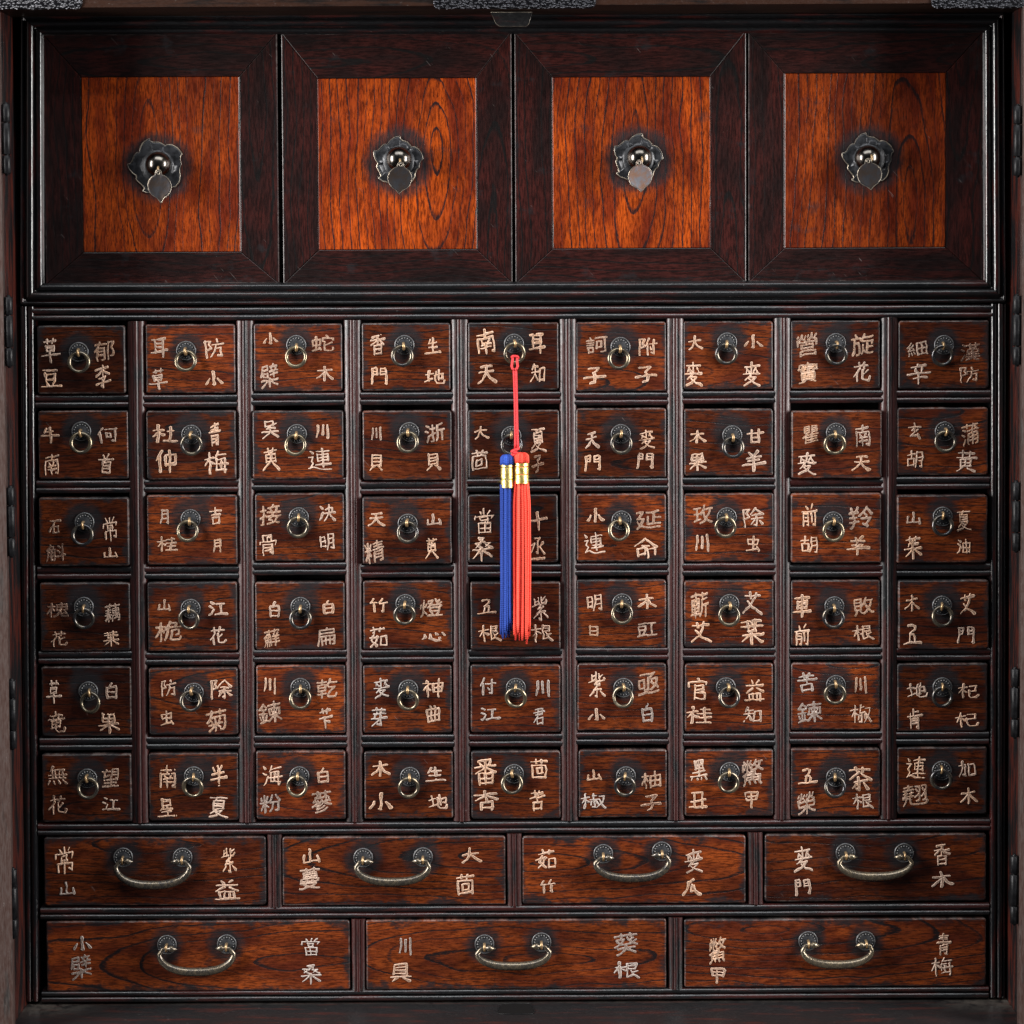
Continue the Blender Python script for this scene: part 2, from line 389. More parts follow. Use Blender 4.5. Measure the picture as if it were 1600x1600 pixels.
# brush-drawn forms of the simple characters: strokes of (x, y, half width)
W1, W2, W3 = .050, .066, .082
BR = {
 '小': [[(.50,.02,.085),(.51,.45,.075),(.50,.93,.085),(.42,.90,.04)], [(.24,.48,.05),(.17,.66,.065),(.07,.88,.075)], [(.72,.48,.05),(.84,.66,.075),(.93,.84,.095)]],
 '川': [[(.16,.10,.085),(.17,.45,.08),(.06,.90,.055)], [(.50,.12,.085),(.50,.76,.085)], [(.86,.04,.085),(.87,.50,.085),(.89,.97,.09)]],
 '大': [[(.10,.42,.055),(.50,.36,.06),(.88,.32,.075)], [(.50,.03,.075),(.46,.42,.065),(.28,.76,.06),(.05,.95,.06)], [(.50,.44,.055),(.68,.70,.07),(.95,.92,.095)]],
 '天': [[(.22,.14,.06),(.50,.10,.06),(.78,.07,.075)], [(.12,.46,.055),(.50,.40,.06),(.86,.36,.07)], [(.52,.10,.065),(.46,.48,.06),(.28,.78,.06),(.05,.95,.065)], [(.50,.46,.055),(.68,.72,.075),(.96,.92,.10)]],
 '木': [[(.12,.34,.055),(.50,.29,.06),(.86,.25,.07)], [(.50,.02,.07),(.51,.50,.07),(.50,.97,.07)], [(.46,.36,.05),(.28,.66,.06),(.04,.86,.06)], [(.54,.36,.05),(.72,.64,.07),(.97,.83,.095)]],
 '山': [[(.48,.04,.08),(.48,.45,.075),(.47,.80,.07)], [(.13,.46,.07),(.11,.70,.065),(.08,.90,.07),(.45,.84,.06),(.85,.82,.075)], [(.86,.46,.06),(.92,.68,.07),(.93,.90,.085)]],
 '子': [[(.26,.10,.06),(.50,.08,.06),(.72,.07,.075),(.62,.24,.06),(.50,.36,.055)], [(.50,.34,.055),(.58,.55,.065),(.52,.84,.065),(.34,.92,.055)], [(.03,.62,.06),(.40,.56,.06),(.97,.52,.08)]],
 '門': [[(.10,.10,.07),(.11,.55,.065),(.06,.96,.06)], [(.10,.10,.05),(.32,.05,.055),(.36,.12,.06),(.35,.44,.055)], [(.13,.26,.045),(.34,.24,.045)], [(.13,.44,.045),(.34,.42,.045)],
        [(.60,.10,.06),(.60,.46,.055)], [(.60,.08,.05),(.86,.04,.06),(.92,.12,.07),(.92,.55,.07),(.91,.95,.075),(.82,.90,.05)], [(.62,.26,.045),(.88,.24,.045)], [(.62,.44,.045),(.88,.42,.045)]],
 '五': [[(.28,.10,.065),(.50,.06,.065),(.66,.10,.07),(.64,.26,.065),(.40,.46,.055)], [(.38,.48,.055),(.58,.46,.06),(.62,.60,.06),(.60,.80,.055)], [(.42,.50,.055),(.34,.82,.05)], [(.02,.93,.045),(.50,.86,.05),(.96,.86,.085)]],
 '十': [[(.05,.46,.06),(.50,.43,.06),(.95,.40,.08)], [(.50,.03,.075),(.50,.96,.07)]],
 '半': [[(.26,.10,.06),(.36,.28,.065)], [(.76,.06,.07),(.62,.26,.055)], [(.18,.42,.055),(.80,.36,.065)], [(.05,.66,.055),(.50,.61,.06),(.95,.58,.075)], [(.50,.03,.065),(.51,.55,.065),(.50,.97,.06)]],
 '羊': [[(.30,.06,.06),(.40,.20,.065)], [(.72,.02,.07),(.58,.20,.055)], [(.22,.32,.05),(.78,.27,.06)], [(.26,.48,.05),(.74,.44,.055)], [(.02,.70,.055),(.50,.65,.06),(.97,.61,.08)], [(.50,.24,.06),(.50,.97,.06)]],
 '牛': [[(.34,.08,.06),(.22,.34,.05)], [(.30,.30,.05),(.74,.26,.06)], [(.03,.58,.06),(.50,.54,.06),(.97,.50,.08)], [(.54,.03,.075),(.54,.96,.065)]],
 '生': [[(.34,.10,.06),(.20,.38,.05)], [(.30,.30,.05),(.76,.26,.06)], [(.24,.58,.05),(.76,.54,.06)], [(.02,.93,.06),(.50,.88,.06),(.97,.87,.085)], [(.52,.03,.075),(.51,.88,.06)]],
 '江': [[(.10,.08,.06),(.22,.18,.075)], [(.06,.40,.06),(.20,.48,.065)], [(.04,.90,.075),(.16,.84,.06),(.30,.56,.04)], [(.46,.22,.055),(.88,.17,.07)], [(.68,.22,.06),(.64,.82,.055)], [(.34,.90,.06),(.66,.84,.06),(.97,.85,.09)]],
 '心': [[(.10,.38,.05),(.12,.64,.09),(.05,.80,.06)], [(.34,.34,.05),(.42,.74,.08),(.62,.90,.085),(.78,.84,.08),(.80,.62,.06)], [(.54,.20,.055),(.62,.38,.07)], [(.84,.22,.055),(.95,.42,.075)]],
 '日': [[(.12,.06,.09),(.13,.94,.085)], [(.12,.06,.07),(.84,.05,.09),(.86,.50,.09),(.84,.94,.09)], [(.14,.50,.07),(.82,.48,.07)], [(.14,.92,.07),(.82,.91,.07)]],
 '月': [[(.20,.06,.09),(.20,.55,.08),(.08,.95,.065)], [(.20,.05,.07),(.82,.05,.09),(.84,.50,.09),(.83,.95,.09),(.70,.90,.05)], [(.24,.32,.06),(.80,.31,.06)], [(.24,.58,.06),(.80,.57,.06)]],
 '白': [[(.54,.02,.08),(.36,.26,.06)], [(.18,.32,.085),(.20,.92,.08)], [(.18,.31,.065),(.80,.27,.08),(.84,.58,.085),(.80,.93,.085)], [(.22,.60,.06),(.78,.58,.06)], [(.22,.91,.065),(.78,.90,.065)]],
 '甲': [[(.12,.08,.065),(.20,.50,.06)], [(.12,.08,.055),(.84,.05,.07),(.88,.14,.07),(.80,.46,.065)], [(.18,.28,.05),(.82,.25,.05)], [(.20,.49,.055),(.80,.46,.055)], [(.50,.08,.055),(.50,.97,.065)]],
 '石': [[(.08,.14,.06),(.50,.10,.06),(.92,.08,.08)], [(.50,.12,.06),(.36,.46,.055),(.06,.84,.06)], [(.36,.52,.06),(.40,.92,.06)], [(.38,.52,.05),(.80,.48,.07),(.76,.90,.07)], [(.40,.88,.06),(.76,.88,.06)]],
 '竹': [[(.24,.04,.06),(.10,.34,.05)], [(.08,.36,.05),(.42,.32,.06)], [(.25,.34,.065),(.25,.94,.065)], [(.72,.02,.06),(.58,.32,.05)], [(.56,.34,.05),(.95,.28,.06)], [(.76,.32,.065),(.76,.92,.07),(.66,.86,.05)]],
 '虫': [[(.16,.24,.06),(.22,.52,.055)], [(.16,.24,.05),(.84,.20,.065),(.78,.50,.06)], [(.22,.50,.055),(.78,.48,.055)], [(.50,.03,.07),(.49,.84,.06)], [(.08,.92,.075),(.45,.84,.06),(.84,.78,.06)], [(.76,.66,.055),(.93,.86,.09)]],
 '瓜': [[(.60,.03,.07),(.34,.24,.06)], [(.32,.24,.06),(.28,.58,.07),(.06,.95,.075)], [(.50,.34,.07),(.48,.74,.065),(.62,.70,.05)], [(.66,.40,.06),(.72,.70,.075),(.96,.88,.10)]],
}
BRUSH = '''草:25,14 38,12 78,8;36,3 38,20;64,0 60,18;30,32 32,54;30,32 68,29 66,52;33,42 64,40;33,53 66,51;4,72 50,68 97,64;50,54 50,99
花:14,24 88,16;34,4 38,32;68,2 62,28;36,36 24,58 6,74;26,56 26,98;84,42 54,62;54,38 54,82 62,92 88,92 96,76
南:14,20 86,14;50,1 50,34;14,36 14,98;14,36 84,32 88,60 86,96 76,90;34,44 40,54;66,42 58,54;30,60 72,57;28,75 74,72;50,56 50,97
紫:20,8 20,30;22,18 40,15;42,2 42,30;6,36 48,28;84,6 62,18;62,3 62,30 84,30 92,22;54,34 34,48 62,48;64,40 30,66 76,62;52,64 52,96 42,92;30,74 12,90;70,72 92,90
根:3,32 44,26;24,2 24,98;22,38 4,68;27,42 42,56;54,8 54,90 74,80;54,8 86,6 84,40;56,24 82,22;56,41 84,39;92,52 72,64;64,48 76,74 98,94
茴:12,16 88,10;34,2 36,22;66,1 62,20;16,34 18,98;16,34 84,31 86,60 84,97;38,50 39,78;38,50 64,48 62,76;40,77 62,75;19,94 84,92
艾:12,18 88,12;34,3 37,28;66,2 61,26;64,32 40,66 5,96;26,40 52,68 97,94
地:4,38 36,32;20,8 20,76;2,84 40,68;44,40 88,26 86,60 76,56;66,4 66,70;52,18 52,80 60,92 90,92 97,72
夏:10,8 90,5;46,8 34,22;26,22 26,60;26,22 74,20 74,58;28,34 72,33;28,46 72,45;28,58 72,57;44,60 10,84;36,68 66,66 44,88 6,98;38,74 64,88 98,97
防:10,8 10,98;10,8 34,6 24,28 36,46 14,56;66,4 70,16;42,30 97,24;64,28 60,60 38,96;60,50 88,46 84,92 70,86
除:10,8 10,98;10,8 34,6 24,28 36,46 14,56;66,2 38,36;66,4 98,32;50,40 84,37;44,58 92,54;68,38 68,94 58,88;56,68 42,88;78,66 94,84
連:10,6 18,16;4,34 24,32 12,54 22,66 4,88;4,86 24,80 50,92 98,90;36,16 92,12;42,28 42,58;42,28 84,26 84,56;44,42 82,40;44,56 84,54;34,70 96,66;63,2 63,82
貝:20,4 20,68;20,4 80,3 80,66;22,24 78,23;22,44 78,43;22,66 80,65;38,72 8,97;62,72 94,96
具:20,4 20,60;20,4 80,3 80,60;22,22 78,21;22,40 78,39;22,58 80,57;2,74 98,69;36,78 10,97;64,77 92,96
耳:12,10 88,4;28,10 28,74;74,6 74,98;30,30 72,27;30,50 72,47;4,80 97,66
豆:16,6 80,3;24,24 28,56;24,24 74,22 70,54;29,54 70,52;32,64 38,80;68,62 60,80;2,94 50,90 98,88
知:22,4 10,30;16,20 46,16;4,46 50,40;28,18 26,54 4,94;30,54 46,82;60,26 60,88;60,26 92,23 91,86;61,84 91,82
李:10,20 90,14;50,2 50,44;46,22 10,44;54,22 92,42;28,52 72,48 52,64;52,62 54,96 40,90;4,76 96,68
苦:12,16 88,10;34,2 37,24;66,1 61,22;6,40 96,33;50,24 50,60;24,62 26,98;24,62 76,59 74,97;26,94 76,92
常:50,1 50,20;28,6 36,18;74,4 64,18;10,40 12,26;12,26 90,22 82,38;34,36 36,52;34,36 66,34 64,50;36,51 64,49;20,64 20,90;20,64 82,60 80,86 70,82;50,50 50,99
果:22,6 24,46;22,6 78,4 76,44;24,25 76,23;24,45 76,43;4,62 96,55;50,6 50,98;46,62 8,90;54,62 96,88
杞:3,32 44,26;24,2 24,98;22,38 4,68;27,42 42,56;54,16 88,13 86,46;54,48 86,45;54,46 54,82 62,92 92,92 98,76
香:72,2 22,16;6,30 94,24;50,12 50,54;46,30 10,52;54,30 94,48;26,58 28,98;26,58 74,56 73,97;28,76 73,75;28,95 73,94
青:20,12 80,8;24,26 76,22;4,42 96,36;50,1 50,38;26,52 26,97;26,52 74,50 74,96 62,92;28,66 72,65;28,80 72,79
麥:12,16 88,11;50,1 50,44;26,24 20,40;26,24 40,38;74,22 62,38;74,24 86,40;4,50 96,44;46,50 18,72;34,62 72,60 44,84 10,98;36,68 62,84 95,97
胡:4,26 46,22;25,4 25,48;8,50 8,90;8,50 42,47 41,88;9,87 41,85;60,8 58,60 50,97;60,8 92,6 91,95 80,88;62,34 90,32;62,58 90,56
前:30,4 38,18;72,1 60,18;4,32 96,26;14,42 14,97;14,42 44,40 44,95 36,90;16,58 42,57;16,74 42,73;66,42 66,78;88,36 88,96 76,90
梅:3,32 40,26;22,2 22,98;20,38 4,68;25,42 38,54;62,2 48,26;54,18 94,13;54,34 50,82 90,80 86,94;54,34 88,32 86,94;42,58 98,54;68,38 72,48;66,62 70,74
桂:3,32 42,26;22,2 22,98;20,38 4,68;25,42 40,56;52,20 90,16;70,4 70,42;46,44 96,40;52,66 90,62;70,48 70,92;42,94 98,90
椒:3,32 34,26;18,2 18,98;16,38 3,66;21,42 32,54;46,4 46,40;48,18 62,16;38,42 66,38;52,42 52,92 44,88;42,56 36,78;60,54 66,70;70,22 94,18 82,60 62,94;70,36 82,68 99,94
益:32,3 40,16;72,1 60,16;6,30 94,24;38,38 8,58;62,36 94,56;20,64 22,92;20,64 80,62 78,92;40,64 40,92;60,63 60,92;2,96 98,92
萸:12,14 88,9;34,2 36,20;66,1 62,18;24,28 24,62;24,28 76,26 76,60;50,20 50,62;26,44 74,43;26,61 76,59;44,64 8,97;58,64 94,96
葉:12,12 88,8;34,2 36,18;66,1 62,17;8,28 92,24;34,18 34,46;66,18 66,46;34,46 68,44;50,18 50,46;4,60 96,54;50,48 50,98;46,60 10,88;54,60 94,86
當:50,1 50,16;26,5 34,16;76,3 66,16;10,36 12,24;12,24 90,20 82,36;36,32 38,46;36,32 66,30 64,45;38,46 64,44;24,56 26,97;24,56 78,54 76,96;26,76 77,75;50,56 50,96;27,95 77,94
桑:34,6 62,4 40,24;36,10 62,24;14,30 42,28 18,46;18,33 42,46;58,30 86,28 62,46;62,33 88,46;4,60 96,54;50,48 50,98;46,60 10,88;54,60 94,86
杜:3,32 44,26;24,2 24,98;22,38 4,68;27,42 42,56;56,36 92,32;73,6 73,88;48,92 99,86
仲:28,2 4,44;18,32 18,98;42,28 44,66;42,28 90,25 88,62;45,64 88,61;66,2 66,98
何:26,2 4,44;17,32 17,98;36,14 98,9;44,34 45,62;44,34 66,32 65,60;46,60 65,58;86,12 86,94 74,88
首:30,3 38,16;70,1 60,16;6,28 94,22;50,26 40,38;26,40 26,97;26,40 76,38 75,96;28,58 74,57;28,76 74,75;28,95 75,94
吳:28,4 28,34;28,4 72,2 70,30;30,32 70,30;84,20 30,46 80,44;4,64 96,58;54,46 46,70 6,97;54,64 96,96
附:10,8 10,98;10,8 34,6 24,28 36,46 14,56;58,4 42,40;50,32 50,96;62,36 98,31;84,8 84,92 72,86;66,52 72,66
辛:50,1 54,10;20,18 80,14;34,24 40,38;68,22 60,38;4,50 96,44;22,70 80,66;50,44 50,98
玄:50,1 54,14;8,26 92,20;54,24 30,46 58,48;70,40 24,82 82,78;70,66 90,94
黃:14,14 86,10;34,2 34,28;66,1 66,27;4,34 96,30;50,34 50,76;26,44 26,76;26,44 76,42 75,75;28,60 75,58;28,75 75,73;40,78 10,97;62,78 92,96
骨:30,4 30,34;30,4 70,2 70,32;50,16 50,32;50,16 68,15;8,50 10,38;10,38 92,34 86,50;28,52 28,97;28,52 74,50 74,95 62,90;30,66 72,65;30,80 72,79
肯:50,2 50,34;52,16 80,13;26,14 26,34;2,40 98,34;26,48 26,97;26,48 76,46 75,95 64,90;28,62 74,61;28,77 74,76
明:8,18 8,80;8,18 36,16 36,78;10,48 35,46;10,78 36,76;56,6 54,60 44,97;56,6 92,4 92,95 80,88;58,32 90,30;58,58 90,56
茹:12,14 88,9;34,2 37,20;66,1 61,18;28,28 12,62 40,90;42,40 30,70 4,96;2,50 50,44;62,48 62,90;62,48 94,45 93,88;63,87 93,85
命:50,2 4,40;52,4 98,38;34,40 66,37;14,52 14,84;14,52 44,50 43,80;15,80 43,78;58,50 58,98;58,50 92,47 91,76 82,72
付:28,2 4,44;18,32 18,98;38,34 98,28;76,4 76,94 62,88;48,52 58,66
君:20,8 78,5 76,40;6,26 96,20;22,42 78,39;46,8 40,52 4,84;32,62 34,98;32,62 80,59 78,97;34,94 78,92
官:50,1 52,12;8,32 10,18;10,18 92,14 84,30;32,34 32,98;32,34 72,32 71,54;33,54 71,52;33,68 78,66 77,96;33,95 77,93
番:74,2 24,10;6,32 94,27;50,8 50,52;28,16 34,26;72,14 64,26;46,34 8,56;54,34 94,52;24,60 26,98;24,60 78,57 76,97;26,77 77,75;50,58 50,96;27,95 77,93
杏:6,24 94,18;50,1 50,54;46,26 6,52;54,26 96,48;28,62 30,98;28,62 74,59 72,97;30,94 73,92
黑:24,4 26,46;24,4 76,2 74,44;34,14 38,30;66,12 62,30;26,45 74,43;50,4 50,76;16,60 84,56;2,76 98,70;12,84 6,97;34,84 38,95;58,83 63,94;80,81 92,95
丑:14,14 80,9 74,90;26,14 30,90;6,54 94,46;2,94 98,88
加:4,30 46,25 42,88 30,82;26,4 24,50 3,92;60,26 60,86;60,26 94,23 93,84;61,83 93,81
竜:50,1 52,10;18,16 82,12;34,20 40,32;66,18 60,32;4,38 96,33;24,46 26,72;24,46 76,44 74,70;25,58 75,57;26,71 75,69;50,44 50,82 62,95 92,93 98,76
無:30,2 12,22;18,20 88,15;4,44 96,38;26,20 26,60;44,20 44,60;62,18 62,60;80,16 80,60;8,62 94,58;14,74 6,94;36,74 40,92;60,73 66,90;82,72 95,92
海:8,6 20,16;4,34 16,42;2,92 16,80 26,54;52,2 36,28;42,20 94,15;44,34 40,78 88,76 84,94;44,34 84,32 84,94;30,56 98,52;60,38 64,48;58,60 62,72
車:14,14 86,10;26,26 28,60;26,26 76,24 74,58;27,43 75,41;28,59 74,57;4,76 96,70;50,1 50,98
甘:4,30 96,24;28,6 28,92;72,4 72,92;30,58 72,56;29,91 72,89
神:20,2 26,12;4,26 40,22 6,62;22,44 22,98;28,46 38,58;50,26 52,70;50,26 92,23 90,66;52,48 90,45;53,68 90,65;71,2 71,98
曲:14,24 16,92;14,24 88,21 86,90;38,4 38,90;64,3 64,89;16,58 87,55;16,91 86,89
芽:12,14 88,9;34,2 37,22;66,1 61,20;20,34 82,30;30,34 22,56;6,60 94,54;60,34 60,92 46,86;54,60 6,94
茱:12,12 88,8;34,2 36,18;66,1 62,17;34,22 22,40;26,34 78,30;4,56 96,50;50,18 50,98;46,56 10,86;54,56 94,84
茶:12,14 88,9;34,2 37,22;66,1 61,20;52,20 4,54;54,22 97,52;24,60 78,56;50,42 50,96 40,90;36,68 16,88;64,66 84,84
星:28,3 28,36;28,3 72,2 72,35;30,19 70,18;30,36 72,34;30,42 14,64;22,56 80,52;24,74 76,70;50,42 50,92;2,96 98,92
決:8,14 18,24;2,90 14,80 24,52;38,28 84,24 82,50;28,54 98,48;60,4 58,56 28,96;62,54 98,94
吉:8,22 92,16;50,2 50,44;20,46 82,42;26,60 28,98;26,60 76,57 74,97;28,94 75,92
油:8,10 20,20;4,38 16,46;2,92 14,82 24,56;38,32 39,92;38,32 92,29 91,90;65,4 65,90;40,60 91,58;40,91 91,89
丞:30,8 70,5 50,20;50,20 52,70 42,66;8,34 34,30 6,66;88,22 64,40;60,36 78,52 97,66;2,94 98,88
芐:12,16 88,10;34,2 37,26;66,1 61,24;8,46 94,40;50,44 50,98;54,60 78,74
虫:16,24 22,52;16,24 84,20 78,50;22,50 78,48;50,3 49,84;8,92 45,84 84,78;76,66 93,86'''

def brush(line):
    """plain stroke lists become brush strokes: thin level strokes, full uprights, tapering left falls, swelling right falls"""
    ch, rest = line.split(':')
    strokes = [[tuple(float(q) / 100 for q in p.split(',')) for p in st.split()] for st in rest.split(';')]
    k = min(1.0, max(.60, 1.22 - .036 * sum(len(q) - 1 for q in strokes)))
    out = []
    for st in strokes:
        w = []
        for i, p in enumerate(st):
            a = st[i - 1] if i == len(st) - 1 else p
            b_ = p if i == len(st) - 1 else st[i + 1]
            dx, dy = b_[0] - a[0], b_[1] - a[1]
            t = i / (len(st) - 1)
            if abs(dx) > 1.6 * abs(dy): q = .046 + .028 * t
            elif dx < -.35 * abs(dy): q = .072 - .030 * t
            elif dx > .35 * abs(dy): q = .042 + .046 * t
            else: q = .070 - .010 * t
            w.append(q * k)
        out.append([(p[0], p[1], q) for p, q in zip(st, w)])
    return ch, out
for _l in BRUSH.splitlines():
    _c, _s = brush(_l)
    BR[_c] = _s
HARD = {}

def stroke_field(strokes, rng):
    best = np.full((NG, NG), 9.0)
    for st in strokes:
        jx, jy = rng.normal(0, .014, 2)
        st = [(x + rng.normal(0, .013), y + rng.normal(0, .013), w * rng.uniform(.8, 1.18)) for x, y, w in st]
        for (x0, y0, w0), (x1, y1, w1) in zip(st[:-1], st[1:]):
            ax, ay, bx, by = x0 + jx, y0 + jy, x1 + jx, y1 + jy
            dx, dy = bx - ax, by - ay
            L = dx * dx + dy * dy + 1e-9
            t = np.clip(((GX * 1.24 - .12 - ax) * dx + (GY * 1.24 - .12 - ay) * dy) / L, 0, 1)
            d = np.hypot(GX * 1.24 - .12 - ax - t * dx, GY * 1.24 - .12 - ay - t * dy) - (w0 + (w1 - w0) * t)
            best = np.minimum(best, d)
    return np.clip(.5 - (best + .007) / .14, 0, 1)

def glyph_tris(ch):
    cu = bpy.data.curves.new('glyph', 'FONT')
    cu.body = ch; cu.resolution_u = 3; cu.offset = 0.0
    ob = bpy.data.objects.new('glyph', cu)
    COL.objects.link(ob)
    dg = bpy.context.evaluated_depsgraph_get()
    me = ob.evaluated_get(dg).to_mesh()
    me.calc_loop_triangles()
    v = np.array([tuple(q.co)[:2] for q in me.vertices])
    t = np.array([tuple(q.vertices) for q in me.loop_triangles])
    ob.evaluated_get(dg).to_mesh_clear()
    bpy.data.objects.remove(ob); bpy.data.curves.remove(cu)
    return v, t

def blur(a, n):
    for _ in range(n):
        b = np.pad(a, 1, mode='edge')
        a = (b[:-2, 1:-1] + b[2:, 1:-1] + 2 * b[1:-1, 1:-1]) / 4
        b = np.pad(a, 1, mode='edge')
        a = (b[1:-1, :-2] + b[1:-1, 2:] + 2 * b[1:-1, 1:-1]) / 4
    return a

def glyph_field(ch):
    if ch in HARD: return HARD[ch]
    v, t = glyph_tris(ch)
    lo, hi = v.min(0), v.max(0)
    v = (v - lo) / (hi - lo)
    v[:, 1] = 1 - v[:, 1]
    # brush slant: strokes climb to the right
    v[:, 1] -= .15 * (v[:, 0] - .5)
    v[:, 0] += .05 * np.sin(v[:, 1] * 3.1) * (v[:, 0] - .5)
    v = (v - v.min(0)) / (v.max(0) - v.min(0))
    R = NG * 3
    v = (v * .86 + .07) * R
    img = np.zeros((R, R), bool)
    for a, b, c in t:
        p0, p1, p2 = v[a], v[b], v[c]
        x0 = max(int(min(p0[0], p1[0], p2[0])), 0); x1 = min(int(max(p0[0], p1[0], p2[0])) + 2, R)
        y0 = max(int(min(p0[1], p1[1], p2[1])), 0); y1 = min(int(max(p0[1], p1[1], p2[1])) + 2, R)
        yy, xx = np.mgrid[y0:y1, x0:x1]; xx = xx + .5; yy = yy + .5
        e = lambda p, q: (q[0] - p[0]) * (yy - p[1]) - (q[1] - p[1]) * (xx - p[0])
        w0, w1, w2 = e(p0, p1), e(p1, p2), e(p2, p0)
        img[y0:y1, x0:x1] |= ((w0 >= 0) & (w1 >= 0) & (w2 >= 0)) | ((w0 <= 0) & (w1 <= 0) & (w2 <= 0))
    a = img.astype(float)
    a = a.reshape(NG, 3, NG, 3).mean((1, 3))
    fill = a.mean()
    a = blur(a, 1)
    for _ in range(2):
        b = np.pad(a, 1, mode='edge')
        a = (b[:-2, 1:-1] + b[2:, 1:-1] + 2 * b[1:-1, 1:-1]) / 4
    k = .95 + max(0, .36 - fill) * 2.2            # open characters carry a heavier brush
    HARD[ch] = np.clip(a * k * 1.12, 0, 1)
    return HARD[ch]

def smooth_noise(rng, n):
    a = rng.normal(0, 1, (n, n))
    i = np.linspace(0, n - 1.001, NG)
    k = i.astype(int); f = i - k
    b = a[k] * (1 - f)[:, None] + a[k + 1] * f[:, None]
    return b[:, k] * (1 - f)[None, :] + b[:, k + 1] * f[None, :]

def character(store, ch, cx, cz, w, h, y0, seed, wear, tint):
    """adds one carved character to the inscription arrays (cx, cz local to the drawer, z up)"""
    rng = np.random.default_rng(seed)
    f = stroke_field(BR[ch], rng) if ch in BR else glyph_field(ch)
    f = f + smooth_noise(rng, 12) * .05 - np.clip(smooth_noise(rng, 9) - 1.25, 0, 1) * .5
    ins = f > .5
    cells = ins[:-1, :-1] | ins[1:, :-1] | ins[:-1, 1:] | ins[1:, 1:]
    gy, gx = np.gradient(f)
    gl = np.hypot(gx, gy) + 1e-6
    mv = np.where(ins, 0, np.clip((.5 - f) / gl, 0, .95))
    X = _xx + gx / gl * mv + smooth_noise(rng, 6) * 1.05
    Y = _yy + gy / gl * mv + smooth_noise(rng, 6) * 1.05
    used = np.zeros((NG, NG), bool)
    cy_, cx_ = np.nonzero(cells)
    for dy in (0, 1):
        for dx in (0, 1): used[cy_ + dy, cx_ + dx] = True
    if not used.any(): return
    idx = np.full((NG, NG), -1); idx[used] = np.arange(used.sum()) + store['n']
    xs, ys, fs = X[used], Y[used], np.where(ins, f, .5)[used]
    lx, hx, ly, hy = xs.min(), xs.max(), ys.min(), ys.max()
    u = (xs - lx) / (hx - lx) - .5; vv = .5 - (ys - ly) / (hy - ly)
    ang = rng.normal(.02, .04)
    px = (u * math.cos(ang) - vv * math.sin(ang)) * w + cx
    pz = (u * math.sin(ang) + vv * math.cos(ang)) * h + cz
    t = np.clip((fs - .5) / .12, 0, 1); t2 = np.clip((fs - .62) / .25, 0, 1)
    hgt = .25 + .85 * t - .55 * t2
    store['v'].append(np.stack([px, y0 - hgt, pz], 1))
    store['f'].append(np.stack([idx[cy_, cx_], idx[cy_ + 1, cx_], idx[cy_ + 1, cx_ + 1], idx[cy_, cx_ + 1]], 1))
    store['field'].append(fs); store['wear'].append(np.full(len(fs), wear)); store['tint'].append(np.full(len(fs), tint))
    store['n'] += len(fs)

def build_inscription(store, parent):
    v = np.concatenate(store['v']) * S; f = np.concatenate(store['f'])
    me = bpy.data.meshes.new('inscription')
    me.from_pydata(v.tolist(), [], f.tolist())
    for k in ('field', 'wear', 'tint'):
        a = me.attributes.new(k, 'FLOAT', 'POINT')
        a.data.foreach_set('value', np.concatenate(store[k]).astype(np.float32))
    me.polygons.foreach_set('use_smooth', np.ones(len(f), bool))
    me.update()
    return link('inscription', me, M['letter'], parent)

